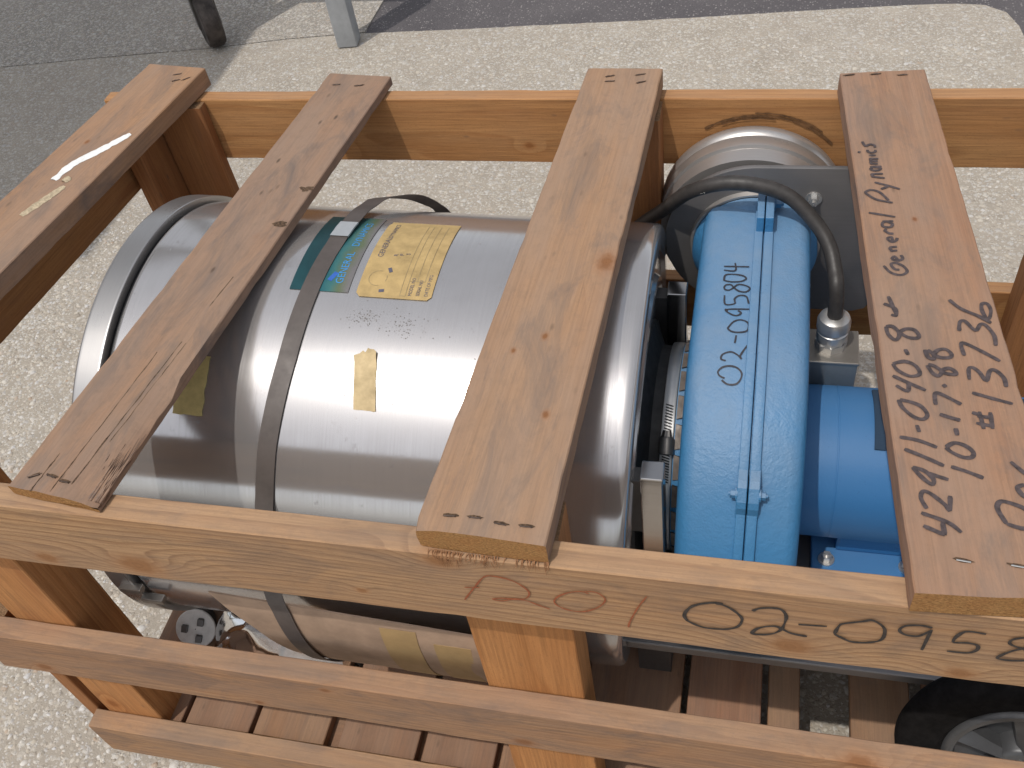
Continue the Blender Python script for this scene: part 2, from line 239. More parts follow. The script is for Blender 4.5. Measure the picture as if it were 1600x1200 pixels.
M_TAPE2 = plain('yellowed_tape', (0.62, 0.50, 0.20), 0.65, 0, 0.2, 45, 0.4)
M_CARD = plain('brown_fibreboard', (0.40, 0.275, 0.19), 0.62, 0, 0.25, 14, 0.2)
M_CARDT = plain('amber_packing_tape', (0.40, 0.265, 0.12), 0.6, 0, 0.15, 20, 0.1)
M_PLATEY = plain('yellow_nameplate_foil', (0.52, 0.365, 0.155), 0.52, 0.12, 0.22, 38, 0.25)
M_INKB = plain('dark_blue_print', (0.11, 0.105, 0.14), 0.6, 0, 0.3, 200)
M_INKC = plain('bright_blue_print', (0.04, 0.27, 0.62), 0.5, 0, 0.2, 200)
M_MARK = plain('black_marker_ink', (0.085, 0.062, 0.062), 0.7, 0, 0.45, 160, 0.1)
M_PEN = plain('thin_black_ink', (0.035, 0.035, 0.045), 0.6, 0, 0.3, 160)
M_PENW = plain('black_felt_pen_ink', (0.05, 0.037, 0.030), 0.7, 0, 0.4, 160)
M_REDP = plain('red_crayon', (0.36, 0.10, 0.035), 0.75, 0, 0.3, 260)
M_STAPLE = plain('rusty_staple_wire', (0.12, 0.085, 0.07), 0.5, 0.6, 0.4, 300)
M_STAPLEB = steel('bright_staple_wire', (0.6, 0.6, 0.58), 0.3, '0')
M_TORN = plain('torn_wood_fibre', (0.13, 0.075, 0.04), 0.95, 0, 0.6, 320, 1.0)
M_WHITE = plain('white_paint_smear', (0.80, 0.80, 0.78), 0.6, 0, 0.10, 90, 0.8)
M_CREAM = plain('dried_cream_glue', (0.52, 0.42, 0.28), 0.75, 0, 0.35, 140, 0.9)
M_RUST = plain('rusty_painted_steel', (0.085, 0.070, 0.062), 0.62, 0.4, 0.5, 18, 0.5)
M_GALV = plain('grey_painted_steel', (0.40, 0.42, 0.44), 0.42, 0.15, 0.18, 14, 0.1)
M_SILV = plain('silver_plastic_hub', (0.115, 0.117, 0.122), 0.40, 0.5, 0.15, 30, 0.1)
M_TYRE = plain('black_tyre_rubber', (0.010, 0.009, 0.009), 0.9, 0, 0.3, 60, 0.4, Specular_IOR_Level=0.15)
M_WHPL = plain('white_plastic', (0.62, 0.60, 0.57), 0.5, 0, 0.15, 60, 0.1)

def teal_label():
    k = NT('teal_foil_label'); P = k.obj(); x, y, z = k.sep(P)
    n = k.noise(P, 16, 3, 0.6)
    f = k.math('ADD', k.mapr(x, 0.290, 0.362), k.math('MULTIPLY', k.math('SUBTRACT', n, 0.5), 0.5), clamp=True)
    c = k.ramp(f, [(0.0, (0.022, 0.075, 0.085)), (0.40, (0.035, 0.16, 0.18)), (0.55, (0.07, 0.21, 0.20)), (0.78, (0.16, 0.20, 0.11)), (1.0, (0.24, 0.225, 0.22))])  # dark left stops have the slat's shade painted into the teal
    return k.set(c, 0.34, 0.55, None)
M_TEAL = teal_label()

def clear_bag():
    k = NT('clear_plastic_film'); P = k.obj()
    t = k.n('ShaderNodeBsdfTransparent'); t.inputs[0].default_value = (0.93, 0.92, 0.91, 1)
    g = k.n('ShaderNodeBsdfGlossy'); g.inputs['Roughness'].default_value = 0.12
    d = k.n('ShaderNodeBsdfDiffuse'); d.inputs[0].default_value = (0.62, 0.60, 0.58, 1)
    m1 = k.n('ShaderNodeMixShader'); k.put(m1.inputs[0], k.mapr(k.noise(P, 30, 3), 0.30, 0.65, 0.22, 0.50))
    k.l(t.outputs[0], m1.inputs[1]); k.l(d.outputs[0], m1.inputs[2])
    fr = k.n('ShaderNodeFresnel'); fr.inputs[0].default_value = 1.5
    m2 = k.n('ShaderNodeMixShader'); k.put(m2.inputs[0], k.math('ADD', fr.outputs[0], 0.06, clamp=True))
    k.l(m1.outputs[0], m2.inputs[1]); k.l(g.outputs[0], m2.inputs[2])
    k.l(m2.outputs[0], k.out.inputs[0]); return k.m
M_BAG = clear_bag()

def concrete(name, base=(0.40, 0.355, 0.295), stones=True):
    k = NT(name); P = k.obj()
    wv = k.n('ShaderNodeVectorMath', operation='ADD'); k.l(P, wv.inputs[0])
    nz = k.n('ShaderNodeTexNoise'); k.l(P, nz.inputs['Vector']); nz.inputs['Scale'].default_value = 60
    s2 = k.n('ShaderNodeVectorMath', operation='SCALE'); k.l(nz.outputs['Color'], s2.inputs[0]); s2.inputs['Scale'].default_value = 0.010
    k.l(s2.outputs[0], wv.inputs[1]); Q = wv.outputs[0]
    big = k.noise(P, 1.7, 4, 0.6); medn = k.noise(P, 9, 4, 0.65)
    col = k.mix(k.mapr(medn, 0.3, 0.7), base, tuple(v * 0.74 for v in base))
    hs = []
    for sc, thr, seed in ((44, 0.46, 0.0), (80, 0.50, 4.0), (160, 0.52, 9.0)):
        q = k.map(Q, loc=(seed, seed * 2, 0), scale=(1, 1, 1))
        v = k.n('ShaderNodeTexVoronoi', feature='F1'); k.l(q, v.inputs['Vector']); v.inputs['Scale'].default_value = sc
        cs = k.sep(v.outputs['Color'])
        stone = k.ramp(cs[0], [(0.0, (0.32, 0.28, 0.23)), (0.22, (0.40, 0.355, 0.295)), (0.45, (0.48, 0.435, 0.37)), (0.7, (0.47, 0.45, 0.43)), (0.9, (0.58, 0.55, 0.49)), (1.0, (0.37, 0.29, 0.22))])
        here = k.math('MULTIPLY', k.mapr(v.outputs['Distance'], thr * 0.72, thr, 1, 0), k.mapr(cs[1], 0.30, 0.36))
        col = k.mix(k.math('MULTIPLY', here, 0.92), col, stone)
        hs.append(k.math('MULTIPLY', k.math('MULTIPLY', k.mapr(v.outputs['Distance'], 0.1, thr, 1, 0), here), 44.0 / sc))
    pit = k.noise(P, 330, 3, 0.7)
    col = k.mix(k.mapr(pit, 0.60, 0.72, 0, 0.55), col, (0.17, 0.14, 0.115))
    col = k.mix(k.mapr(big, 0.35, 0.75, 0, 0.30), col, (0.33, 0.29, 0.25))
    st = k.math('MULTIPLY', k.mapr(k.noise(P, 26, 4, 0.7), 0.66, 0.74), 0.6)
    col = k.mix(st, col, (0.14, 0.12, 0.10))
    h = k.math('ADD', k.math('ADD', hs[0], hs[1]), k.math('ADD', hs[2], k.math('MULTIPLY', pit, -0.35)))
    return k.set(col, 0.88, 0, k.bump(h, 0.75, 0.0045), Specular_IOR_Level=0.25)

def asphalt():
    k = NT('grey_asphalt'); P = k.obj()
    v = k.n('ShaderNodeTexVoronoi'); k.l(P, v.inputs['Vector']); v.inputs['Scale'].default_value = 110
    cs = k.sep(v.outputs['Color'])
    n = k.noise(P, 3, 4, 0.6)
    col = k.mix(k.mapr(n, 0.3, 0.7), (0.105, 0.095, 0.098), (0.075, 0.068, 0.072))
    col = k.mix(k.math('MULTIPLY', k.mapr(cs[0], 0.62, 1.0, 0, 1), k.mapr(v.outputs['Distance'], 0.25, 0.45, 1, 0)), col, (0.30, 0.28, 0.27))
    return k.set(col, 0.85, 0, k.bump(v.outputs['Distance'], 0.6, -0.006))

# ------------------------------------------------------------------ object helpers
def tag(o, label=None, cat=None, group=None, kind=None):
    if label: o['label'] = label
    if cat: o['category'] = cat
    if group: o['group'] = group
    if kind: o['kind'] = kind
    return o
def thing(name, loc, label, cat, group=None):
    o = D.objects.new(name, None); COL.objects.link(o)
    o.location = Vector(loc) + Vector((0, 0, H)); o.empty_display_size = 0.1
    o['_o'] = 0
    return tag(o, label, cat, group)
ORIGIN = {}
def link(name, me, mats, parent=None, M=None):
    """M: matrix of the object in crate coordinates (or None)"""
    o = D.objects.new(name, me); COL.objects.link(o)
    for m in (mats if isinstance(mats, (list, tuple)) else [mats]):
        if m.name not in [x.name for x in me.materials if x]: me.materials.append(m)
    M = (M or Matrix.Identity(4))
    if parent is None:
        o.matrix_world = Matrix.Translation((0, 0, H)) @ M
        ORIGIN[o.name] = o.matrix_world.copy()
    else:
        Pm = ORIGIN.get(parent.name) or Matrix.Translation(parent.location)
        o.parent = parent
        wm = Matrix.Translation((0, 0, H)) @ M
        o.matrix_basis = Pm.inverted() @ wm
        ORIGIN[o.name] = wm
    return o
def bm_mesh(bm, name, smooth=False, angle=None):
    bmesh.ops.recalc_face_normals(bm, faces=bm.faces)
    me = D.meshes.new(name); bm.to_mesh(me); bm.free()
    if smooth or angle:
        for p in me.polygons: p.use_smooth = True
        if angle: me.set_sharp_from_angle(angle=rad(angle))
    return me
def box(bm, a, b, bevel=0.0):
    r = bmesh.ops.create_cube(bm, size=1.0)
    c = [(a[i] + b[i]) / 2 for i in range(3)]; s = [abs(b[i] - a[i]) for i in range(3)]
    bmesh.ops.scale(bm, vec=s, verts=r['verts']); bmesh.ops.translate(bm, vec=c, verts=r['verts'])
    if bevel:
        es = list({e for v in r['verts'] for e in v.link_edges})
        bmesh.ops.bevel(bm, geom=es, offset=bevel, segments=2, affect='EDGES', profile=0.6)
def lathe(bm, prof, seg=96, axis='X', a0=0.0, a1=360.0, close=True):
    """prof = [(along, radius)] turned about the axis"""
    full = abs(a1 - a0 - 360) < 1e-6
    n = seg if full else seg + 1
    rows = []
    for (x, r) in prof:
        row = []
        for i in range(n):
            t = rad(a0 + (a1 - a0) * i / seg); c, s = r * math.cos(t), r * math.sin(t)
            row.append(bm.verts.new({'X': (x, c, s), 'Y': (s, x, c), 'Z': (c, s, x)}[axis]))
        rows.append(row)
    for j in range(len(rows) - 1):
        for i in range(n if full else n - 1):
            k = (i + 1) % n
            bm.faces.new((rows[j][i], rows[j][k], rows[j + 1][k], rows[j + 1][i]))
    return rows
def smooth_pts(pts, n=8, closed=False):
    P = [Vector(p) for p in pts]; out = []
    m = len(P)
    for i in range(m if closed else m - 1):
        p0 = P[(i - 1) % m] if (closed or i) else P[0]; p1 = P[i]; p2 = P[(i + 1) % m]
        p3 = P[(i + 2) % m] if (closed or i + 2 < m) else P[-1]
        for k in range(n):
            t = k / n
            out.append(0.5 * ((2 * p1) + (p2 - p0) * t + (2 * p0 - 5 * p1 + 4 * p2 - p3) * t * t + (3 * p1 - p0 - 3 * p2 + p3) * t ** 3))
    if not closed: out.append(P[-1])
    return out
def tube(bm, pts, r, seg=12, cap=True):
    P = [Vector(p) for p in pts]; rows = []
    up = None
    for i, p in enumerate(P):
        d = (P[min(i + 1, len(P) - 1)] - P[max(i - 1, 0)]).normalized()
        if up is None: up = d.orthogonal().normalized()
        up = (up - d * up.dot(d)).normalized(); s = d.cross(up)
        rr = r(i / (len(P) - 1)) if callable(r) else r
        rows.append([bm.verts.new(p + (up * math.cos(a) + s * math.sin(a)) * rr) for a in [2 * math.pi * k / seg for k in range(seg)]])
    for j in range(len(rows) - 1):
        for i in range(seg): bm.faces.new((rows[j][i], rows[j][(i + 1) % seg], rows[j + 1][(i + 1) % seg], rows[j + 1][i]))
    if cap: bm.faces.new(rows[0][::-1]); bm.faces.new(rows[-1])
def prism(bm, poly, axis, a, b, bevel=0.0, seg=3):
    """poly: 2D outline; axis X -> (y,z), Y -> (x,z)"""
    f = (lambda p, t: (t, p[0], p[1])) if axis == 'X' else (lambda p, t: (p[0], t, p[1]))
    A = [bm.verts.new(f(p, a)) for p in poly]; B = [bm.verts.new(f(p, b)) for p in poly]
    fa = bm.faces.new(A); fb = bm.faces.new(B[::-1]); n = len(poly)
    for i in range(n): bm.faces.new((A[i], B[i], B[(i + 1) % n], A[(i + 1) % n]))
    bmesh.ops.recalc_face_normals(bm, faces=bm.faces)
    if bevel:
        which = bevel if isinstance(bevel, tuple) else (bevel, bevel)
        for fc, bv in ((fa, which[0]), (fb, which[1])):
            if bv: bmesh.ops.bevel(bm, geom=list(fc.edges), offset=bv, segments=seg, affect='EDGES', profile=0.5)
def hexbolt(bm, c, axis, r=0.009, h=0.008):
    """hex head with washer, base at c, pointing along axis"""
    ax = Vector(axis).normalized(); q = Vector((0, 0, 1)).rotation_difference(ax).to_matrix().to_4x4()
    M = Matrix.Translation(c) @ q
    for (rr, z0, z1, n) in ((r * 1.55, -0.001, h * 0.22, 20), (r, h * 0.2, h, 6), (r * 0.45, h * 0.9, h * 1.35, 12)):
        A = [bm.verts.new(M @ Vector((rr * math.cos(2 * math.pi * i / n), rr * math.sin(2 * math.pi * i / n), z0))) for i in range(n)]
        B = [bm.verts.new(M @ Vector((rr * math.cos(2 * math.pi * i / n), rr * math.sin(2 * math.pi * i / n), z1))) for i in range(n)]
        for i in range(n): bm.faces.new((A[i], A[(i + 1) % n], B[(i + 1) % n], B[i]))
        bm.faces.new(B); bm.faces.new(A[::-1])
def ribbon(bm, pts, w, to3d, n=5, taper=True, jit=0.12, seed=0):
    """flat pen stroke: pts are surface coordinates, to3d maps a surface point to 3-D"""
    P = smooth_pts([(*p, 0) if len(p) == 2 else p for p in pts], n) if len(pts) > 2 else [Vector((*p, 0)) if len(p) == 2 else Vector(p) for p in pts]
    if len(P) == 2: P = [P[0].lerp(P[1], i / 5) for i in range(6)]
    rows = []
    for i, p in enumerate(P):
        d = P[min(i + 1, len(P) - 1)] - P[max(i - 1, 0)]
        if d.length < 1e-9: d = Vector((1, 0, 0))
        d.normalize(); nrm = Vector((-d.y, d.x, 0))
        ww = w * (1 + jit * 2 * noise.noise(Vector((p.x * 90, p.y * 90, seed))))
        if taper and i in (0, len(P) - 1): ww *= 0.7
        hgt = Vector((0, 0, 3e-6 * i)); rows.append((bm.verts.new(to3d(p + nrm * ww / 2 + hgt)), bm.verts.new(to3d(p - nrm * ww / 2 + hgt))))
    for a, b in zip(rows, rows[1:]): bm.faces.new((a[0], a[1], b[1], b[0]))

# ------------------------------------------------------------------ boards
def nz1(x, y, z): return noise.noise(Vector((x, y, z)))
def board(name, c0, c1, width, thick, up, mats, parent, seed=0, w1=None, wob=0.0007, step=0.035, round_=0.0016, carve=None, dents=None):
    """sawn board from end centre c0 to c1; `up` is the face normal; width may taper to w1.
    carve(x, y, side_sign) -> drop of the top face; mats = (face, end)"""
    c0, c1 = Vector(c0), Vector(c1); X = (c1 - c0); L = X.length; X.normalize()
    Z = Vector(up); Z = (Z - X * Z.dot(X)).normalized(); Y = Z.cross(X)
    M = Matrix((X, Y, Z)).transposed().to_4x4(); M.translation = (c0 + c1) / 2
    nx = max(4, int(L / step)); w1 = w1 or width
    prof = []                                        # half profile, (u in -1..1 across, v in -1..1 up)
    ny = 6
    def sect(hw, ht, e):
        top = [(-(hw - e) + 2 * (hw - e) * i / ny, ht) for i in range(ny + 1)]
        right = [(hw, ht - e), (hw, 0.0), (hw, -ht + e)]
        return top + right + [(-p[0], -p[1]) for p in top] + [(-p[0], -p[1]) for p in right]
    bm = bmesh.new(); rows = []
    for j in range(nx + 1):
        t = j / nx; x = -L / 2 + L * t; hw = (width + (w1 - width) * t) / 2; ht = thick / 2
        row = []
        for k_, (y, z) in enumerate(sect(hw, ht, round_)):
            s_ = 1 if y > 0 else -1; v_ = 1 if z > 0 else -1
            if abs(abs(z) - ht) < round_ * 1.01 and abs(abs(y) - hw) < round_ * 1.01:   # worn arris
                e = round_ * 1.3 * max(0, nz1(x * 22, s_ * 3 + seed, v_ * 5)) ; y -= s_ * e; z -= v_ * e * 0.5
            y += wob * (0.8 * s_ * nz1(x * 4, seed * 3.1 + s_, 2) + 0.35 * s_ * nz1(x * 40, seed + s_, 9))
            z += wob * 0.8 * nz1(x * 5, y * 12 + seed * 5, v_)
            xx = x
            if j in (0, nx): xx += (0.0014 * nz1(y * 130, z * 150, seed + j))
            if carve and v_ > 0: z -= min(carve(x + L / 2, y), thick * 0.85)
            row.append(bm.verts.new((xx, y, z)))
        rows.append(row)
    n = len(rows[0])
    for j in range(nx):
        for i in range(n):
            f = bm.faces.new((rows[j][i], rows[j][(i + 1) % n], rows[j + 1][(i + 1) % n], rows[j + 1][i]))
    for row, fl in ((rows[0], 1), (rows[-1], 0)):
        f = bm.faces.new(row if not fl else row[::-1]); f.material_index = 1
    return link(name, bm_mesh(bm, name, angle=28), mats, parent, M)

CR = thing('shipping_crate', (0.65, 0.46, -H), 'open slatted crate of weathered pine boards holding the drum and blue blower', 'crate')
WD = 0.9616; TF = 0.0357; TB = 0.0306; TS = 0.0370

# front rails (front faces at y = 0)
front_knots = [(-1.0 + 0.40 - 0.10, 0.052, 0.018, 0.016)]
m = wood('pine_front_rail', (0.55, 0.385, 0.225), (0.22, 0.125, 0.065), 1, 95,
         knots=[(-0.50, -0.040, 0.018, 0.019), (-0.645, -0.050, 0.018, 0.011), (0.325, -0.041, 0.018, 0.015), (0.503, -0.056, 0.018, 0.010), (-0.068, 0.056, 0.012, 0.013), (-0.185, -0.034, 0.018, 0.005)],
         pith=(-0.21, 0.03), weather=0.55, wcol=(0.34, 0.245, 0.175), dirt=0.35)
def railcarve(x, y): return 0.0
FR = board('top_rail', (-0.32, TF / 2, -0.070), (1.72, TF / 2, -0.070), 0.140, TF, (0, -1, 0), (m, END), CR, 1)
m = wood('pine_middle_rail', (0.46, 0.30, 0.175), (0.29, 0.165, 0.088), 2, 105,
         knots=[(-0.36, 0.040, 0.018, 0.006), (-0.06, -0.042, 0.018, 0.010), (-0.896, -0.038, 0.018, 0.010), (0.405, 0.060, 0.018, 0.013), (-0.50, -0.048, 0.018, 0.006)], pith=(0.19, 0.05), weather=0.75, wcol=(0.31, 0.22, 0.165))
board('lower_rail', (-0.258, TF / 2, -0.470), (1.72, TF / 2, -0.470), 0.122, TF, (0, -1, 0), (m, END), CR, 2)
m = wood('pine_bottom_rail', (0.47, 0.315, 0.18), (0.30, 0.175, 0.09), 3, 100, knots=[(-0.30, 0.02, 0.018, 0.010), (0.2, -0.02, 0.018, 0.012)], pith=(-0.19, 0.04), weather=0.7, wcol=(0.33, 0.24, 0.18))
board('lower_rail', (-0.214, TF / 2, -0.824), (1.72, TF / 2, -0.824), 0.112, TF, (0, -1, 0), (m, END), CR, 3)
# back rails
m = wood('pine_back_rail', (0.50, 0.295, 0.130), (0.35, 0.18, 0.07), 4, 85, knots=[(-0.66, 0.035, -0.015, 0.011), (-0.28, 0.030, -0.015, 0.006), (0.345, 0.012, -0.015, 0.007), (0.80, -0.01, -0.015, 0.006)], pith=(0.02, -0.3), weather=0.12, wcol=(0.42, 0.30, 0.20))
board('top_rail', (-0.30, WD - TB / 2, -0.0665), (1.95, WD - TB / 2, -0.0665), 0.133, TB, (0, 1, 0), (m, END), CR, 4)
m = wood('pine_back_lower_rail', (0.50, 0.30, 0.125), (0.32, 0.15, 0.05), 5, 60, knots=[(0.66, 0.0, -0.015, 0.02)], pith=(0.02, -0.3), weather=0.2)
board('lower_rail', (-0.28, WD - TB / 2, -0.475), (1.95, WD - TB / 2, -0.475), 0.13, TB, (0, 1, 0), (m, END), CR, 5)
board('lower_rail', (-0.28, WD - TB / 2, -0.824), (1.95, WD - TB / 2, -0.824), 0.112, TB, (0, 1, 0), (m, END), CR, 6)

# top slats: (front left, front right, back left, back right, y front, y back)
slat_spec = [(-0.370, -0.226, -0.218, -0.086, 0.0, WD + 0.028), (0.064, 0.197, 0.162, 0.289, 0.012, WD + 0.020),
             (0.610, 0.761, 0.657, 0.787, 0.006, WD + 0.004), (1.130, 1.281, 1.073, 1.203, 0.0, WD - 0.012)]
def carve2(x, y):           # split, splintered front right corner of the second slat
    d = 0.0
    e = y + 0.066           # distance from the right edge (right edge is y = -w/2)
    lim = 0.030 * max(0.0, 1 - (x / 0.20)) + 0.004 * max(0, 1 - x / 0.35)
    if e < lim: d = 0.003 + 0.009 * (1 - e / max(lim, 1e-4)) + 0.003 * nz1(x * 25, e * 600, 3)
    return max(d, 0)
def carve3(x, y):
    d = 0.0
    if x < 0.012 and y > 0.055: d = 0.006 * (y - 0.055) / 0.02
    e = y + 0.066
    if 0.50 < x < 0.74 and e < 0.010: d = 0.005 * math.sin((x - 0.50) / 0.24 * math.pi) + 0.003 * nz1(x * 60, 1, 1)
    return max(d, 0)
slat_mats = [
    (wood('grey_slat_wood', (0.42, 0.265, 0.150), (0.31, 0.18, 0.095), 11, 55, knots=[(0.24, 0.02, 0.018, 0.004)], pith=(0.0, -0.22), weather=0.95, wcol=(0.335, 0.240, 0.185), fibc=0.45), END),
    (wood('dirty_slat_wood', (0.38, 0.245, 0.155), (0.26, 0.155, 0.095), 12, 70, knots=[(0.02, -0.025, 0.018, 0.006)], pith=(0.0, -0.15), weather=1.25, wcol=(0.285, 0.212, 0.173), dirt=0.6, fibc=0.40), END),
    (wood('rough_slat_wood', (0.42, 0.265, 0.145), (0.33, 0.195, 0.10), 13, 75, knots=[(-0.02, -0.058, 0.012, 0.013), (-0.30, -0.035, 0.018, 0.004), (-0.17, -0.005, 0.018, 0.004), (-0.20, 0.030, 0.018, 0.003)], pith=(0.03, -0.12), weather=0.95, wcol=(0.365, 0.262, 0.195)), END),
    (wood('reddish_slat_wood', (0.38, 0.232, 0.142), (0.27, 0.145, 0.085), 14, 78, knots=[(0.10, 0.0, 0.018, 0.003)], pith=(0.004, -0.075), weather=0.9, wcol=(0.325, 0.230, 0.183), red=0.3, contrast=1.0), END)]
SL = []
for i, (fl, fr, bl, br, y0, y1) in enumerate(slat_spec):
    ts = 0.0195 if i == 1 else TS
    o = board('top_slat', ((fl + fr) / 2, y0, ts / 2 + 0.0012), ((bl + br) / 2, y1, ts / 2 + 0.0012), fr - fl, ts - 0.0012, (0, 0, 1), slat_mats[i], CR, 20 + i, w1=br - bl,
              carve=[None, carve2, carve3, None][i], step=0.016, wob=0.0009, round_=0.0016)
    SL.append(o)
SL[0]['label'] = 'slat at the left corner with a white paint smear'
SL[1]['label'] = 'dirty grey slat with a splintered front corner'
SL[2]['label'] = 'rough broad slat across the middle of the drum'
SL[3]['label'] = 'reddish slat covered in black marker writing'

# end rails at the left, running front to back
m = wood('pine_end_rail', (0.44, 0.25, 0.11), (0.28, 0.13, 0.05), 7, 60, pith=(0.0, -0.2), weather=0.2)
board('end_rail', (-0.339, 0.04, -0.070), (-0.236, 0.925, -0.070), 0.136, 0.034, (1, 0, 0), (m, END_G), CR, 31)
# posts
m = wood('pine_post', (0.52, 0.28, 0.115), (0.34, 0.155, 0.055), 8, 55, knots=[(-0.28, 0.03, 0.045, 0.012)], pith=(0.0, 0.2), weather=0.10)
m2 = wood('pine_mid_post', (0.53, 0.29, 0.12), (0.40, 0.20, 0.075), 9, 30, pith=(0.16, 0.3), weather=0.05)
m3 = wood('pine_back_post', (0.40, 0.21, 0.09), (0.27, 0.12, 0.045), 10, 55, knots=[(0.12, 0.0, 0.02, 0.008)], pith=(0.0, 0.2), weather=0.15)
YP = TF + 0.001
def post(x0, x1, y0, y1, z0, z1, mm, seed):
    return board('corner_post' if (x0 < 0 or x1 > 1.4) else 'middle_post', ((x0 + x1) / 2, (y0 + y1) / 2, z0), ((x0 + x1) / 2, (y0 + y1) / 2, z1), x1 - x0, y1 - y0, (0, -1, 0), (mm, END_G), CR, seed)
post(-0.190, -0.075, YP, 0.118, -0.90, -0.004, m, 41)
post(-0.245, -0.214, YP, 0.130, -0.90, -0.415, m3, 42)
post(0.621, 0.764, YP, 0.092, -0.90, -0.004, m2, 43)
post(1.56, 1.69, YP, 0.10, -0.90, -0.004, m2, 44)
YB1 = WD - TB - 0.001
post(-0.185, -0.081, YB1 - 0.024, YB1, -0.90, -0.004, m3, 45)
board('corner_post', (-0.204, YB1 - 0.056, -0.90), (-0.204, YB1 - 0.056, -0.004), 0.110, 0.034, (1, 0, 0), (m3, END_G), CR, 46)
post(0.675, 0.790, YB1 - 0.060, YB1, -0.90, -0.004, m3, 47)
post(1.425, 1.540, YB1 - 0.060, YB1, -0.90, -0.004, m3, 48)
# deck of the pallet
DZ = -0.80
dmats = [wood('deck_board_wood_%s' % n, c, d, 50 + i, 60, pith=(0.01, -0.2), weather=0.5, wcol=(0.28, 0.19, 0.15)) for i, (n, c, d) in enumerate(
    [('brown', (0.33, 0.20, 0.125), (0.22, 0.12, 0.07)), ('pale', (0.38, 0.25, 0.155), (0.26, 0.15, 0.08)), ('red', (0.38, 0.20, 0.12), (0.26, 0.12, 0.07))])]
for i, (x0, x1, dz, mi) in enumerate([(-0.178, -0.052, 0, 0), (-0.043, 0.090, 0, 0), (0.099, 0.243, 0, 1), (0.270, 0.420, 0, 0), (0.433, 0.566, 0, 0), (0.576, 0.700, -0.004, 1),
        (0.708, 0.882, -0.014, 0), (0.894, 1.024, 0, 2), (1.035, 1.090, 0, 1), (1.176, 1.276, 0, 1), (1.300, 1.420, 0, 0), (1.440, 1.580, 0, 0)]):
    board('deck_board', ((x0 + x1) / 2, 0.047, DZ - 0.0125 + dz), ((x0 + x1) / 2, 0.925, DZ - 0.0125 + dz), x1 - x0, 0.025, (0, 0, 1), (dmats[mi], END), CR, 60 + i, step=0.08)
for i, y in enumerate((0.085, 0.49, 0.885)):
    board('skid', (-0.17, y, -0.893), (1.70, y, -0.893), 0.075, 0.132, (0, 0, 1), (dmats[0], END_G), CR, 80 + i, step=0.12)

# ------------------------------------------------------------------ writing, staples and marks on the boards
def on_child(name, bm, mat, parent, label=None):
    return tag(link(name, bm_mesh(bm, name), mat, parent), label)
ztop = TS + 0.0016
def writing(name, strokes, w, mat, parent, label, to3d, jit=0.12):
    bm = bmesh.new()
    for i, st in enumerate(strokes): ribbon(bm, st, w, lambda p: to3d(p, 0.00012 * (i % 5)), seed=i, jit=jit)
    on_child(name, bm, mat, parent, label)['kind'] = 'stuff'
SB, SF = STROKES['slat_bold'], STROKES['slat_fine']
top = lambda p, e: (p.x, p.y, ztop + e + p.z)
idx = dict(a=list(range(0, 8)) + list(range(20, 30)), b=list(range(8, 14)) + list(range(30, 34)), c=list(range(14, 20)) + list(range(34, 39)), d=[39, 40, 41])
for key, lab in (('a', 'handwritten 42911-040-84'), ('b', 'handwritten 10-17-88'), ('c', 'handwritten #13736'), ('d', 'handwritten Do and a part of a letter')):
    writing('marker_writing', [SB[i] for i in idx[key]], 0.0050, M_MARK, SL[3], lab, top)
SF = [st for i, st in enumerate(SF)]
writing('marker_writing', SF[:13], 0.0042, M_MARK, SL[3], 'handwritten General', top)
writing('marker_writing', SF[13:], 0.0042, M_MARK, SL[3], 'handwritten Dynamics', top)
front = lambda p, e: (p.x, -0.0012 - e - p.z, p.y)
writing('marker_writing', STROKES['rail_black'], 0.0037, M_PENW, FR, 'handwritten 02-0958 in black', front, 0.3)
writing('crayon_writing', STROKES['rail_red'], 0.0022, M_REDP, FR, 'handwritten 1201 in red', front, 0.3)
bm = bmesh.new()
for k_, (rr, a0, a1, w) in enumerate(((0.168, 42, 128, 0.005), (0.1735, 52, 100, 0.0035), (0.1635, 80, 118, 0.003))):
    ribbon(bm, [(0.950 + rr * math.cos(rad(a)), -0.200 + rr * math.sin(rad(a))) for a in range(a0, a1, 8)], w, lambda p: (p.x, WD - TB - 0.0016 - 0.0002 * k_, p.y), jit=0.45, seed=k_)
tag(link('rub_mark', bm_mesh(bm, 'rub_mark'), plain('rubbed_dark_stain', (0.20, 0.095, 0.035), 0.85, 0, 0.5, 70, 0.1), CR), 'dark curved rub marks on the back rail', kind='stuff')
def staple(parent, x, y, ang=0.0, L=0.013, bright=False, tear=True, ztop=ztop):
    c, s = math.cos(ang), math.sin(ang)
    bm = bmesh.new()
    tube(bm, [(x - c * L / 2, y - s * L / 2, ztop - 0.004), (x - c * L / 2, y - s * L / 2, ztop + 0.0005), (x + c * L / 2, y + s * L / 2, ztop + 0.0005), (x + c * L / 2, y + s * L / 2, ztop - 0.004)], 0.0008, 6)
    link('staple', bm_mesh(bm, 'staple'), M_STAPLEB if bright else M_STAPLE, parent)
    if tear:
        bm = bmesh.new(); pts = []
        for k in range(14):
            a = 2 * math.pi * k / 14; rr = 1 + 0.5 * nz1(x * 50 + math.cos(a) * 2, y * 50 + math.sin(a) * 2, 4)
            u, v = math.cos(a) * L * 0.72 * rr, math.sin(a) * 0.0024 * rr + 0.0016
            pts.append(bm.verts.new((x + c * u - s * v, y + s * u + c * v, ztop - 0.0004)))
        bm.faces.new(pts); link('tear', bm_mesh(bm, 'tear'), M_TORN, parent)
for (x, y, a) in ((-0.135, WD - 0.004, .3), (-0.128, WD - 0.026, 0.4), (-0.108, WD - 0.020, 0.7)): staple(SL[0], x, y, a)
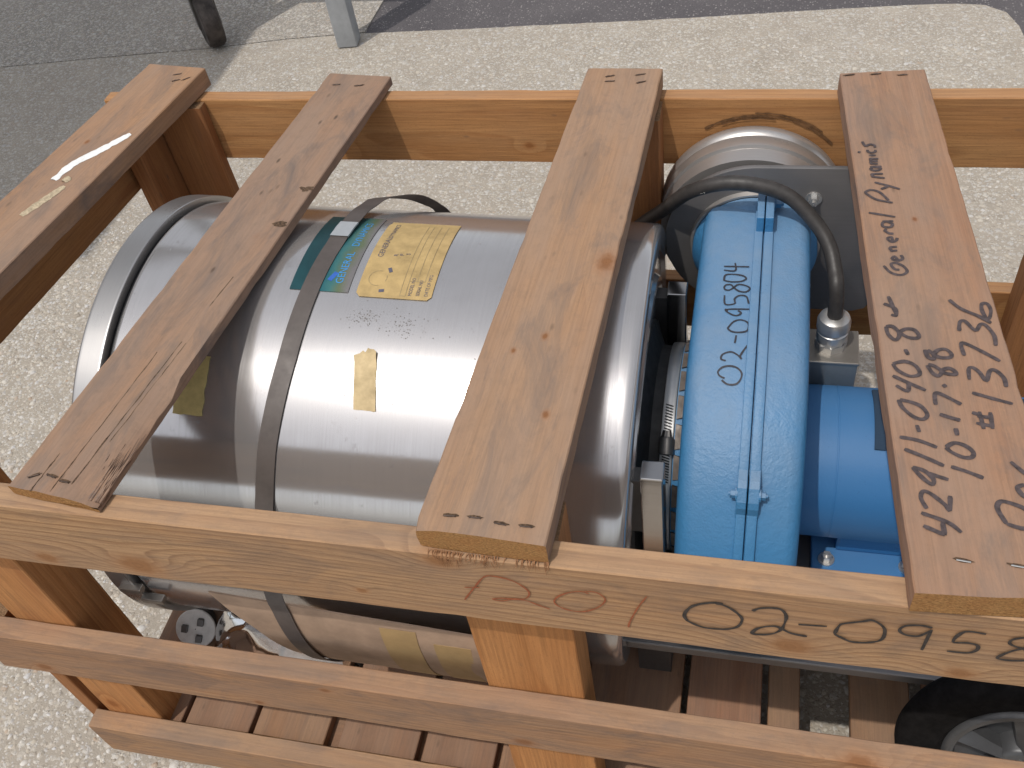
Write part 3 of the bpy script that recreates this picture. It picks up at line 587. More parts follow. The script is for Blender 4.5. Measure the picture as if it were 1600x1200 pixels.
for (x, y, a) in ((0.107, 0.026, 0.5), (0.131, 0.028, -0.2), (0.153, 0.022, -0.1), (0.205, WD - 0.025, 0.1), (0.25, WD - 0.028, 0.2)): staple(SL[1], x - 0.014, y + 0.010, a, ztop=0.0211)
for (x, y, a) in ((0.647, 0.028, 0.05), (0.676, 0.029, 0.0), (0.706, 0.024, -0.1), (0.735, 0.024, 0.0), (0.700, WD - 0.022, 0.3), (0.751, WD - 0.018, 0.25), (0.702, WD - 0.038, 0.1), (0.755, WD - 0.042, 0.4)): staple(SL[2], x, y, a)
for (x, y, a, b) in ((1.178, 0.036, -0.1, True), (1.228, 0.036, -0.1, True), (1.088, WD - 0.024, 0.2, False), (1.128, WD - 0.022, 0.2, False), (1.168, WD - 0.025, 0.1, False)): staple(SL[3], x, y, a, bright=b)
# white paint smear and dried glue on the left slat
def smear(name, pts, w, mat, h, seed, parent):
    P = smooth_pts([(*p, 0) for p in pts], 10); bm = bmesh.new(); rows = []
    for i, p in enumerate(P):
        d = (P[min(i + 1, len(P) - 1)] - P[max(i - 1, 0)]).normalized(); n = Vector((-d.y, d.x, 0)); t = i / (len(P) - 1)
        hw = w * (0.30 + 0.70 * math.sin(math.pi * min(1, 0.08 + t * 0.9)) ** 0.5) * (1 + 0.5 * nz1(t * 14, seed, 0)) / 2
        hh = h * (1 + 0.5 * nz1(t * 30, seed, 5))
        rows.append([bm.verts.new((*(p + n * hw * q).to_2d(), ztop - 0.0006 + hh * k)) for q, k in ((-1, 0), (-0.6, 0.8), (0, 1), (0.6, 0.8), (1, 0))])
    for a, b in zip(rows, rows[1:]):
        for q in range(4): bm.faces.new((a[q], a[q + 1], b[q + 1], b[q]))
    link(name, bm_mesh(bm, name, smooth=True), mat, parent)
smear('paint_smear', [(-0.213, 0.622), (-0.201, 0.668), (-0.174, 0.704), (-0.152, 0.735), (-0.135, 0.760)], 0.019, M_WHITE, 0.0016, 1, SL[0])
smear('glue_smear', [(-0.218, 0.525), (-0.198, 0.570), (-0.182, 0.606)], 0.017, M_CREAM, 0.0007, 2, SL[0])
smear('glue_drop', [(-0.190, 0.617), (-0.186, 0.630)], 0.016, M_CREAM, 0.003, 3, SL[0])
# gouges on the second slat edge
for (x, y) in ((0.268, 0.635), (0.258, 0.545)):
    bm = bmesh.new(); pts = []
    for k in range(16):
        a = 2 * math.pi * k / 16; rr = 1 + 0.8 * nz1(math.cos(a) * 2 + x * 90, math.sin(a) * 2, y * 30)
        pts.append(bm.verts.new((x - 0.022 + math.cos(a) * 0.011 * rr, y + math.sin(a) * 0.006 * rr, 0.0208)))
    bm.faces.new(pts); link('gouge', bm_mesh(bm, 'gouge'), M_TORN, SL[1])
bm = bmesh.new()
for (x0, y0, x1, y1, w) in ((0.150, 0.030, 0.206, 0.42, 0.0016), (0.128, 0.016, 0.158, 0.26, 0.0012), (0.100, 0.014, 0.108, 0.075, 0.0014), (0.168, 0.10, 0.196, 0.30, 0.0010)):
    n = 24; pts = [(x0 + (x1 - x0) * i / n + 0.0012 * nz1(i * 0.5, x0 * 50, 0), y0 + (y1 - y0) * i / n) for i in range(n + 1)]
    ribbon(bm, pts, w, lambda p: (p.x, p.y, 0.0203), n=2, jit=0.6, seed=x0)
link('crack', bm_mesh(bm, 'crack'), M_TORN, SL[1])['kind'] = 'stuff'
# torn fibres under the front edge of the third slat
bm = bmesh.new()
for i in range(70):
    x = 0.622 + 0.14 * random.random(); z = 0.002 * random.random() - 0.001; L = 0.004 + 0.012 * random.random() ** 2 * (2.0 if x < 0.66 else 1)
    tube(bm, [(x, 0.004, 0.004), (x + random.uniform(-.003, .003), -0.001, 0.0 - L * 0.4), (x + random.uniform(-.006, .006), -0.0025, -L)], lambda t: 0.0006 * (1.1 - t), 4)
link('splinters', bm_mesh(bm, 'splinters'), plain('red_brown_fibre', (0.30, 0.14, 0.06), 0.9), SL[2])['kind'] = 'stuff'
# splinter ridges on the split corner of the second slat
bm = bmesh.new()
for i in range(26):
    e = random.random() * 0.034; x1 = 0.02 + 0.11 * random.random()
    bx = 0.197 - e; tube(bm, [(bx, 0.014, 0.009 + 0.004 * random.random()), (bx + 0.10 * x1 * 0.6, 0.012 + x1 * 0.6, 0.012 + 0.003 * random.random()), (bx + 0.10 * x1 + 0.002, 0.012 + x1, 0.0165 + 0.002 * random.random())], lambda t: 0.0017 * (1.1 - t), 5)
link('splinters', bm_mesh(bm, 'splinters', smooth=True), slat_mats[1][0], SL[1])['kind'] = 'stuff'

# ------------------------------------------------------------------ the drum and blower unit
UN = thing('drum_blower_unit', (0.65, 0.5, -0.56), 'stainless drum clamped to a blue blower and motor on a steel base plate', 'machine')
q = dict(yc=0.491, zc=-0.370, R=0.373, xL=-0.036, RL=0.383, xR=0.801)
AX = Vector((0.99921787, 0.01154506, -0.03782002)); UU = Vector((-0.0115367, 0.99993335, 0.00043666)); WW = Vector((0.03782254, 0.0, 0.99928447))
DM = Matrix((AX, UU, WW)).transposed().to_4x4(); DM.translation = (0, 0.49148, -0.37026)
import_json = None
def cyl(x, th, r): return DM @ Vector((x, r * math.cos(rad(th)), r * math.sin(rad(th))))
R = 0.373
bm = bmesh.new()
lathe(bm, [(0.010, 0.350), (0.0115, 0.368), (0.0125, 0.3722), (0.0145, 0.373), (0.0165, 0.3731), (0.019, 0.3731), (0.10, 0.3731), (0.30, 0.3729), (0.50, 0.3731), (0.70, 0.373), (0.778, 0.373), (0.786, 0.373), (0.794, 0.3723), (0.799, 0.3695), (0.8015, 0.3650), (0.8018, 0.359),
           (0.8018, 0.338), (0.794, 0.330), (0.794, 0.292), (0.802, 0.286), (0.803, 0.276), (0.797, 0.270), (0.797, 0.10), (0.797, 0.001)], 192)
BODY = link('drum_body', bm_mesh(bm, 'drum_body', angle=40), M_STEEL, UN, DM)
bm = bmesh.new()
lathe(bm, [(-0.060, 0.001), (-0.058, 0.20), (-0.050, 0.33), (-0.040, 0.376), (-0.0365, 0.3815), (-0.035, 0.383), (-0.033, 0.3832), (-0.030, 0.3832), (-0.002, 0.3832), (0.001, 0.3832), (0.0030, 0.3832), (0.0040, 0.3825), (0.0042, 0.372), (0.002, 0.362)], 192)
link('drum_lid', bm_mesh(bm, 'drum_lid', angle=40), M_RIM, UN, DM)
bm = bmesh.new(); lathe(bm, [(-0.002, 0.350), (0.001, 0.3655), (0.007, 0.3675), (0.011, 0.3655), (0.0125, 0.350)], 160)
link('gasket', bm_mesh(bm, 'gasket', smooth=True), M_GASKET, UN, DM)
# latch at the bottom of the lid
for th in (183, 188):
    bm = bmesh.new(); p = cyl(0.025 if th > 185 else 0.0, th, 0.386); box(bm, p - Vector((0.020, 0.007, 0.006)), p + Vector((0.020, 0.007, 0.006)), 0.0015); link('lid_latch', bm_mesh(bm, 'lid_latch'), M_BOX, UN)

def patch(name, x0, x1, t0, t1, r, mat, parent, nx=6, nt=16, shape=None, corner=0.0, thick=0.0006):
    """thin curved sheet lying on the drum"""
    bm = bmesh.new(); rows = []
    for i in range(nt + 1):
        t = t0 + (t1 - t0) * i / nt; row = []
        for j in range(nx + 1):
            x = x0 + (x1 - x0) * j / nx; tt, xx, rr = t, x, r
            if shape: xx, tt, rr = shape(i / nt, j / nx, xx, tt, rr)
            row.append(bm.verts.new((xx, rr * math.cos(rad(tt)), rr * math.sin(rad(tt)))))
        rows.append(row)
    for i in range(nt):
        for j in range(nx): bm.faces.new((rows[i][j], rows[i][j + 1], rows[i + 1][j + 1], rows[i + 1][j]))
    if thick:
        bmesh.ops.recalc_face_normals(bm, faces=bm.faces)
        bmesh.ops.solidify(bm, geom=bm.faces[:], thickness=-thick)
    return link(name, bm_mesh(bm, name, angle=50), mat, parent, DM)
def wrap_text(parts, name, mat, parent, r):
    """printed lettering wrapped on the drum; each part = (text, x of baseline, theta start, cap height m, width factor). Reads away from the viewer, tops to the left"""
    for (s, xb, th, h, wf) in parts:
        bm = bmesh.new()
        cu = D.curves.new('t', 'FONT'); cu.body = s; cu.size = h / 0.70; cu.resolution_u = 3
        ob = D.objects.new('t', cu); COL.objects.link(ob)
        dg = bpy.context.evaluated_depsgraph_get(); me = D.meshes.new_from_object(ob.evaluated_get(dg))
        base = len(bm.verts); b2 = bmesh.new(); b2.from_mesh(me)
        for v in b2.verts:
            u, w = v.co.x * wf, v.co.y
            t = th - math.degrees(u / r); v.co = (xb - w, r * math.cos(rad(t)), r * math.sin(rad(t)))
        tmp = D.meshes.new('t'); b2.to_mesh(tmp); b2.free(); bm.from_mesh(tmp)
        D.objects.remove(ob); D.meshes.remove(me); D.meshes.remove(tmp); D.curves.remove(cu)
        tag(link(name, bm_mesh(bm, name), mat, parent, DM), 'printed ' + s, kind='stuff')
def rect_lines(segs, name, mat, parent, r, w=0.0011):
    bm = bmesh.new()
    for (xa, ta, xb, tb) in segs:
        n = 10; rows = []
        dx, dt = xb - xa, (tb - ta) * rad(1) * r; L = math.hypot(dx, dt); nxx, ntt = -dt / L * w / 2, dx / L * w / 2
        for i in range(n + 1):
            f = i / n; x = xa + dx * f; t = rad(ta) + dt * f / r
            rows.append([bm.verts.new((x + s * nxx, r * math.cos(t + s * ntt / r), r * math.sin(t + s * ntt / r))) for s in (1, -1)])
        for a, b in zip(rows, rows[1:]): bm.faces.new((a[0], a[1], b[1], b[0]))
    return link(name, bm_mesh(bm, name), mat, parent, DM)
def clip(i, j, x, t, r):     # clipped corners of the nameplate
    if i > 0.98 and j < 0.03: x += 0.004; t -= 0.4
    if i > 0.98 and j > 0.97: x -= 0.0045; t -= 0.3
    if i < 0.05 and j < 0.05: x += 0.003
    return x, t, r + 0.0003 * nz1(i * 6, j * 6, 1)
NP = patch('nameplate', 0.374, 0.490, 70.6, 100.2, R + 0.0012, M_PLATEY, UN, 20, 30, clip)
NP['label'] = 'yellow foil nameplate with worn blue print'
rp = R + 0.0022
wrap_text([('GENERAL', 0.394, 87.6, 0.0088, 1.0), ('DYNAMICS', 0.394, 79.6, 0.0070, 0.95), ('R', 0.417, 87.0, 0.0065, 1.0), ('P', 0.426, 86.7, 0.0065, 1.0), ('S', 0.4355, 86.3, 0.0065, 1.0),
           ('MODEL NO', 0.459, 99.3, 0.0055, 0.85), ('SERIAL NO', 0.471, 99.2, 0.0055, 0.80), ('DATE OF MFG', 0.4835, 99.2, 0.0055, 0.85)], 'print', M_INKB, NP, rp)
segs = [(0.4415, 99.4, 0.4415, 72.5), (0.4500, 99.4, 0.4500, 72.5), (0.4620, 95.0, 0.4620, 72.5), (0.4740, 95.0, 0.4740, 72.5), (0.4415, 99.4, 0.4500, 99.4), (0.4500, 95.0, 0.4740, 95.0)]
for a in range(0, 360, 24):
    if a not in (24, 48, 288, 312): segs.append((0.400 + 0.014 * math.cos(rad(a)), 94.6 + 2.3 * math.sin(rad(a)), 0.400 + 0.014 * math.cos(rad(a + 22)), 94.6 + 2.3 * math.sin(rad(a + 22))))
rect_lines(segs, 'ruled_line', plain('faded_print', (0.33, 0.25, 0.13), 0.7), NP, rp, 0.0009)['kind'] = 'stuff'
for sg in ((0.4125, 91.2, 0.4170, 92.6), (0.4075, 98.4, 0.4155, 98.2)): rect_lines([sg], 'emblem', M_INKB, NP, rp, 0.0055)
TL = patch('foil_label', 0.268, 0.361, 68.5, 99.4, R + 0.0008, M_TEAL, UN, 10, 30)
TL['label'] = 'teal foil label partly under the strap'
wrap_text([('GENERAL', 0.3475, 97.0, 0.0120, 0.95), ('DYNAMICS', 0.3475, 84.0, 0.0120, 0.9)], 'print', M_INKC, TL, R + 0.0016)
rect_lines([(0.3255, 96.2, 0.3330, 93.6)], 'emblem', plain('mid_blue_print', (0.03, 0.12, 0.45), 0.5), TL, R + 0.0016, 0.008)
def torn(i, j, x, t, r):
    x += 0.011 * i + 0.001 * nz1(i * 5, j * 3, 8)
    if i < 0.25: t += (0.25 - i) * 4 * (1.2 * abs(j - 0.75) * 2.0 + 0.6 * nz1(j * 9, 1, 2)); r += 0.004 * (0.25 - i) * 4 * (1 if j > 0.6 else 0.2)
    if i == 1: t += 0.35 * nz1(j * 12, 4, 4)
    return x, t, r + 0.0005 * abs(nz1(i * 7, j * 5, 3))
patch('tape', 0.3945, 0.4275, 113.2, 127.0, R + 0.0010, M_TAPE, UN, 8, 22, torn)['label'] = 'torn strip of masking tape on the drum side'
patch('tape', 0.126, 0.174, 118.0, 131.6, R + 0.0010, M_TAPE2, UN, 8, 18, lambda i, j, x, t, r: (x + 0.002 * nz1(i * 6, j, 2), t + (0.3 * nz1(j * 14, 1, 1) if i == 1 else 0), r + 0.0004 * nz1(i * 7, j * 5, 6)))['label'] = 'yellowed tape on the drum beside the grey slat'

# sooty specks under the nameplate and over the crown of the drum
bm = bmesh.new()
for i in range(210):
    cl = random.random()
    if cl < 0.35: x, t = random.gauss(0.398, 0.015), random.gauss(105.8, 1.1)
    elif cl < 0.75: x, t = random.gauss(0.462, 0.018), random.gauss(107.0, 1.9)
    else: x, t = random.uniform(0.36, 0.60), random.uniform(74, 128)
    r = R + 0.0007; sz = random.uniform(0.0003, 0.0008); n = 6; vs = []
    for a in range(n):
        rr = sz * random.uniform(0.6, 1.4); u = x + rr * math.cos(2 * math.pi * a / n) * 1.2; w = rad(t) + rr * math.sin(2 * math.pi * a / n) / r
        vs.append(bm.verts.new((u, r * math.cos(w), r * math.sin(w))))
    bm.faces.new(vs)
link('soot_speck', bm_mesh(bm, 'soot_speck'), plain('soot', (0.24, 0.215, 0.20), 0.8, 0, 0.4, 200), BODY, DM)['kind'] = 'stuff'

# strap round the drum, lifted in a slack loop at the back
ST = None
keys = [(-200, .300, .0, ), ]
cx = [(-180, .300), (-120, .310), (-40, .340), (20, .380), (35, .398), (42, .380), (50, .350), (60, .322), (74, .312), (88, .306), (117, .2945), (137, .279), (151, .2735), (165, .287), (173, .298), (180, .300)]
lift = [(-180, .0545), (-150, .0545), (-138, .030), (-125, .004), (-40, .0015), (26, .0015), (33, .006), (39, .017), (47, .0235), (56, .021), (66, .013), (76, .0055), (80, .0035), (84, .0012), (148, .0012), (158, .014), (168, .050), (171, .0545), (180, .0545)]
def lerp_key(ks, t):
    for (a, x), (b, y) in zip(ks, ks[1:]):
        if a <= t <= b:
            f = (t - a) / (b - a); f = f * f * (3 - 2 * f) if ks is lift else f; return x + (y - x) * f
    return ks[-1][1]
bm = bmesh.new(); rows = []
N = 240
for i in range(N):
    t = -180 + 360 * i / N; x = lerp_key(cx, t); rr = R + 0.0008 + lerp_key(lift, t); row = []
    tilt = 0.004 * (1 if 38 < t < 60 else 0) * math.sin((t - 38) / 22 * math.pi)
    for (u, v) in ((-.0145, 0), (-.0143, .0011), (0, .0014), (.0143, .0011), (.0145, 0)):
        r2 = rr + v + tilt * (u / .0145); row.append(bm.verts.new((x + u, r2 * math.cos(rad(t)), r2 * math.sin(rad(t)))))
    rows.append(row)
for i in range(N):
    a, b = rows[i], rows[(i + 1) % N]
    for j in range(4): bm.faces.new((a[j], a[j + 1], b[j + 1], b[j]))
    bm.faces.new((a[4], a[0], b[0], b[4]))
SO = link('packing_strap', bm_mesh(bm, 'packing_strap', angle=40), M_STRAP, None, DM)
tag(SO, 'dull grey packing strap looped round the stainless drum', 'strap')
# crimp seal on the strap
bm = bmesh.new(); rows = []
for i in range(7):
    t = 74.5 + 6.5 * i / 6; x = lerp_key(cx, t); rr = R + 0.0030 + lerp_key(lift, t)
    rows.append([bm.verts.new((x + u, (rr + v) * math.cos(rad(t)), (rr + v) * math.sin(rad(t)))) for (u, v) in ((-.0152, -.002), (-.0150, .0006), (.0150, .0006), (.0152, -.002))])
for a, b in zip(rows, rows[1:]):
    for j in range(3): bm.faces.new((a[j], a[j + 1], b[j + 1], b[j]))
sm = bm_mesh(bm, 'crimp_seal', angle=40); so = D.objects.new('crimp_seal', sm); COL.objects.link(so); sm.materials.append(M_GALV); so.parent = SO

# fibreboard sheet wrapped under the drum
def sheet_shape(i, j, x, t, r):
    lx = 0.183 + 0.053 * min(1, i / 0.13) + 0.034 * min(1, max(0, (i - 0.13) / 0.16)) + 0.09 * min(1, max(0, (i - 0.29) / 0.07)) + 0.2 * max(0, i - 0.36)
    return lx + (0.66 - lx) * j, t + 3.2 * j * (1 - i), r + 0.002 * nz1(i * 3, j * 3, 5)
CS = patch('fibreboard_sheet', 0.182, 0.66, 170.4, 262.0, R + 0.050, M_CARD, None, 24, 60, sheet_shape, thick=0.003)
tag(CS, 'brown fibreboard sheet curved under the drum inside the strap', 'sheet')
for (x0, x1, t0, t1) in ((0.450, 0.506, 174.5, 206.0), (0.530, 0.587, 178.0, 210.0)):
    t = patch('tape', x0, x1, t0, t1, R + 0.0535, M_CARDT, CS, 6, 20, lambda i, j, x, t, r: (x + 0.002 * nz1(i * 4, j, 1), t, r), thick=0.0005)

# ---- base plate, cross channels, upright square tubes
bm = bmesh.new(); box(bm, (0.770, 0.205, -0.572), (1.640, 0.800, -0.552), 0.0025)
link('base_plate', bm_mesh(bm, 'base_plate'), M_PLATE, UN)
def channel(x0, x1, y0, y1, z0, z1):
    bm = bmesh.new(); box(bm, (x0, y0, z0), (x1, y1, z1), 0.003); return link('cross_channel', bm_mesh(bm, 'cross_channel'), M_BOX, UN)
channel(0.722, 0.778 - 0.010, 0.205, 0.79, -0.626, -0.545)
channel(0.06, 0.12, 0.30, 0.70, -0.80, -0.735)
channel(0.725, 0.765, 0.32, 0.70, -0.812, -0.628)
channel(1.48, 1.54, 0.24, 0.76, -0.80, -0.573)
bm = bmesh.new(); box(bm, (0.80, 0.28, -0.80), (0.86, 0.72, -0.573), 0.003); link('cross_channel', bm_mesh(bm, 'cross_channel'), M_DARKST, UN)
for y0 in (0.2765, 0.6600):
    bm = bmesh.new(); box(bm, (0.8205, y0, -0.5515), (0.8535, y0 + 0.0340, -0.200), 0.0022)
    link('upright_tube', bm_mesh(bm, 'upright_tube'), M_TUBE, UN)
    bm = bmesh.new(); box(bm, (0.800, y0 + 0.004, -0.34), (0.8215, y0 + 0.030, -0.212), 0.001)
    link('tube_bracket', bm_mesh(bm, 'tube_bracket'), M_DARKST, UN)

# ---- neck with hose clamp and slotted sleeve between drum and blower
BY, BZ = 0.501, -0.402
NM = Matrix.Translation((0, BY, BZ))
bm = bmesh.new(); lathe(bm, [(0.800, 0.215), (0.806, 0.213), (0.812, 0.190), (0.820, 0.172), (0.836, 0.170), (0.862, 0.170), (0.900, 0.172)], 96)
link('rubber_sleeve', bm_mesh(bm, 'rubber_sleeve', angle=50), M_RUBBER, UN, NM)
bm = bmesh.new(); lathe(bm, [(0.8365, 0.1705), (0.8365, 0.1760), (0.8380, 0.1768), (0.8545, 0.1768), (0.856, 0.1760), (0.856, 0.1705)], 128)
HC = link('hose_clamp', bm_mesh(bm, 'hose_clamp', angle=40), M_ZINC, UN, NM)
bm = bmesh.new()
for th in [108 + 1.55 * i for i in range(9)] + [132 + 1.35 * i for i in range(12)]:
    a = Vector((0.8405, 0.1774 * math.cos(rad(th - .5)), 0.1774 * math.sin(rad(th - .5)))); b = Vector((0.8525, 0.1774 * math.cos(rad(th + .5)), 0.1774 * math.sin(rad(th + .5))))
    ribbon(bm, [(a.x, th - .4), (b.x, th + .4)], 0.0016, lambda p: (p.x, 0.1774 * math.cos(rad(th + (p.y - th) * 1.0)), 0.1774 * math.sin(rad(th + (p.y - th) * 1.0)))) if False else None
    d = (b - a).normalized(); n = Vector((0, -math.sin(rad(th)), math.cos(rad(th)))) * 0.0011
    vs = [bm.verts.new(a + n), bm.verts.new(b + n), bm.verts.new(b - n), bm.verts.new(a - n)]; bm.faces.new(vs)
link('clamp_slot', bm_mesh(bm, 'clamp_slot'), M_GASKET, HC, NM)['kind'] = 'stuff'
# worm screw housing
def on_neck(th, r): return Vector((0, BY + r * math.cos(rad(th)), BZ + r * math.sin(rad(th))))
p0 = on_neck(133, 0.186); p1 = on_neck(124.5, 0.186); p2 = on_neck(121.5, 0.187)
bm = bmesh.new(); X = Vector((0.8465, 0, 0))
tube(bm, [X + p0, X + p0.lerp(p1, .05), X + p0.lerp(p1, .9), X + p1], lambda t: 0.0118 if 0.1 < t < 0.9 else 0.0100, 16)
tube(bm, [X + p1, X + p1.lerp(p2, .3), X + p2], lambda t: 0.0088 - 0.0022 * t, 6)
link('clamp_screw', bm_mesh(bm, 'clamp_screw', angle=40), M_DARKST, HC)
bm = bmesh.new(); lathe(bm, [(0.857, 0.170), (0.857, 0.1775), (0.872, 0.180), (0.880, 0.188), (0.880, 0.21)], 96)
link('inlet_collar', bm_mesh(bm, 'inlet_collar', angle=40), M_BLUE, UN, NM)
base = None
for kf in range(24):
    if base is None:
        bm = bmesh.new(); rows = []
        for i in range(7):
            u = i / 6; w = 5.4 - 1.4 * 0
            rows.append([bm.verts.new((x, r * math.cos(rad((u - .5) * ww)), r * math.sin(rad((u - .5) * ww)))) for (x, ww, r) in ((0.8585, 12.6, 0.1790), (0.8585, 12.6, 0.1812), (0.872, 11.2, 0.1822), (0.8795, 8.2, 0.1842), (0.8795, 8.2, 0.180))])
        for a, b in zip(rows, rows[1:]):
            for j in range(5): bm.faces.new((a[j], a[(j + 1) % 5], b[(j + 1) % 5], b[j]))
        bm.faces.new(rows[0]); bm.faces.new(rows[-1][::-1])
        base = bm_mesh(bm, 'sleeve_finger', angle=40)
    link('sleeve_finger', base, M_BOOT, UN, NM @ Matrix.Rotation(rad(15 * kf + 4), 4, 'X'))

# ---- blower housing (scroll) in two halves with a split flange
YB, ZB = .50, -.40
def outline(off=0.0, y_end=0.77):
    pts = []
    for i in range(9): pts.append((y_end - (y_end - .52) * i / 8, -.10))
    ks = [(90, .30), (135, .308), (180, .315), (225, .305), (270, .29), (315, .272), (360, .25), (385, .24)]
    for ph in range(92, 386, 4):
        r = ks[-1][1]
        for (a, x), (b, y) in zip(ks, ks[1:]):
            if a <= ph <= b: r = x + (y - x) * (ph - a) / (b - a)
        pts.append((YB + r * math.cos(rad(ph)), ZB + r * math.sin(rad(ph))))
    pts.append((y_end, -.295))
    if off:
        out = []; n = len(pts)
        for i in range(n):
            p0, p1, p2 = Vector(pts[max(0, i - 1)]), Vector(pts[i]), Vector(pts[min(n - 1, i + 1)])
            d = (p2 - p0).normalized(); out.append(tuple(p1 + Vector((-d.y, d.x)) * -off))
        pts = out
    return pts
ol = outline()
bm = bmesh.new(); prism(bm, ol, 'X', 0.8735, 0.9695, (0.024, 0)); VL = link('scroll_housing', bm_mesh(bm, 'scroll_housing', angle=35), M_BLUE, UN)
VL['label'] = 'inlet half of the blue scroll housing, numbered 02-095804'
bm = bmesh.new(); prism(bm, ol, 'X', 0.9705, 1.0435, (0, 0.020)); VR = link('scroll_housing', bm_mesh(bm, 'scroll_housing', angle=35), M_BLUE, UN)
VR['label'] = 'motor half of the blue scroll housing'
def flange(o, x0, x1, bv):
    oo = outline(o); bm = bmesh.new(); prism(bm, oo, 'X', x0, x1, bv, 2); return bm_mesh(bm, 'split_flange', angle=35)
sgn = 1 if Vector(outline(0.01)[30]).length and (Vector(outline(0.01)[30]) - Vector((YB, ZB))).length > (Vector(ol[30]) - Vector((YB, ZB))).length else -1
link('split_flange', flange(0.0065 * sgn, 0.9560, 0.9690, 0.0015), M_BLUE, VL)
link('split_flange', flange(0.0065 * sgn, 0.9712, 0.9850, 0.0015), M_BLUE, VR)
for ph in (139, 190, 240, 300):      # bolted ears along the seam
    r = 0.318; c = Vector((0, YB + r * math.cos(rad(ph)), ZB + r * math.sin(rad(ph))))
    n = Vector((0, math.cos(rad(ph)), math.sin(rad(ph)))); t = Vector((0, -n.z, n.y))
    for (xa, xb, par, dirx) in ((0.9555, 0.9690, VL, -1), (0.9712, 0.9860, VR, 1)):
        bm = bmesh.new(); poly = []
        for (u, v) in ((-.040, -.012), (-.020, .005), (-.010, .009), (.010, .009), (.020, .005), (.040, -.012)):
            w = c + t * u + n * v; poly.append((w.y, w.z))
        prism(bm, poly, 'X', xa, xb, 0.001, 1); link('bolt_ear', bm_mesh(bm, 'bolt_ear'), M_BLUE, par)
        bm = bmesh.new(); p = c + n * 0.001; hexbolt(bm, (xb if dirx > 0 else xa, p.y, p.z), (dirx, 0, 0), 0.0062, 0.008); link('bolt', bm_mesh(bm, 'bolt'), M_BLUE, par)
bm = bmesh.new()
for i, s in enumerate(STROKES['volute']):
    # strokes lie on the curved crown: widen along x and along the arc
    P = smooth_pts(s, 5); rows = []
    if len(P) < 3: P = [P[0].lerp(P[-1], k / 6) for k in range(7)]
    for j, p in enumerate(P):
        d = (P[min(j + 1, len(P) - 1)] - P[max(j - 1, 0)]).normalized()
        dy, dz = p.y - YB, p.z - ZB
        nn = Vector((0, 0, 1)) if p.y > YB else Vector((0, dy, dz)).normalized()
        w = d.cross(nn).normalized() * 0.00135 * (1 + .25 * nz1(p.x * 90, p.y * 90, i))
        o = nn * (0.0003 + 0.00005 * i)
        rows.append((bm.verts.new(p + w + o), bm.verts.new(p - w + o)))
    for a, b in zip(rows, rows[1:]): bm.faces.new((a[0], a[1], b[1], b[0]))
tag(link('pen_writing', bm_mesh(bm, 'pen_writing'), M_PEN, VL), 'handwritten 02-095804', kind='stuff')
# outlet neck and flange (axis Y)
OX, OZ = 0.957, -0.197
OM = Matrix.Translation((OX, 0, OZ))
bm = bmesh.new(); lathe(bm, [(0.700, 0.0), (0.735, 0.080), (0.752, 0.092), (0.766, 0.1005), (0.770, 0.1035), (0.786, 0.1035), (0.788, 0.1015), (0.788, 0.001)], 96, 'Y')
link('outlet_flange', bm_mesh(bm, 'outlet_flange', angle=40), M_BLUE, UN, OM)
bm = bmesh.new(); lathe(bm, [(0.7875, 0.104), (0.7875, 0.1075), (0.797, 0.1090), (0.797, 0.10)], 96, 'Y')
link('flange_ring', bm_mesh(bm, 'flange_ring', angle=40), M_RING, UN, OM)
bm = bmesh.new(); box(bm, (0.958, 0.700, -0.112), (0.9695, 0.790, -0.066), 0.002); link('outlet_lug', bm_mesh(bm, 'outlet_lug'), M_BLUE, VL)
bm = bmesh.new(); box(bm, (0.9712, 0.700, -0.112), (0.9840, 0.790, -0.066), 0.002); link('outlet_lug', bm_mesh(bm, 'outlet_lug'), M_BLUE, VR)
bm = bmesh.new(); hexbolt(bm, (0.9842, 0.765, -0.088), (1, 0, 0), 0.0075, 0.011); link('lug_bolt', bm_mesh(bm, 'lug_bolt'), M_BLUE, VR)
# stainless plate with rounded end, and drum ring behind it
poly = [(1.165, -0.0425), (OX, -0.0425)] + [(OX + 0.1525 * math.cos(rad(a)), -0.195 + 0.1525 * math.sin(rad(a))) for a in range(94, 268, 5)] + [(OX, -0.3475), (1.135, -0.3475), (1.154, -0.340), (1.165, -0.320)]
bm = bmesh.new(); prism(bm, poly, 'Y', 0.797, 0.8065, 0.0012, 2); link('outlet_plate', bm_mesh(bm, 'outlet_plate', angle=35), M_PLATE, UN)
bm = bmesh.new(); lathe(bm, [(0.8068, 0.10), (0.8068, 0.1530), (0.838, 0.1535), (0.840, 0.1500), (0.844, 0.1500), (0.846, 0.1560), (0.872, 0.1560), (0.876, 0.1535), (0.880, 0.1575), (0.893, 0.1590), (0.899, 0.1570), (0.904, 0.150), (0.906, 0.135), (0.906, 0.001)], 128, 'Y')
link('outlet_ring', bm_mesh(bm, 'outlet_ring', angle=40), M_RING, UN, Matrix.Translation((OX - 0.010, 0.015, -0.198)))
for (x, z) in ((1.046, -0.1005), (1.046, -0.292)):
    bm = bmesh.new(); hexbolt(bm, (x, 0.797, z), (0, -1, 0), 0.0085, 0.012); link('plate_bolt', bm_mesh(bm, 'plate_bolt'), M_ZINC, UN)

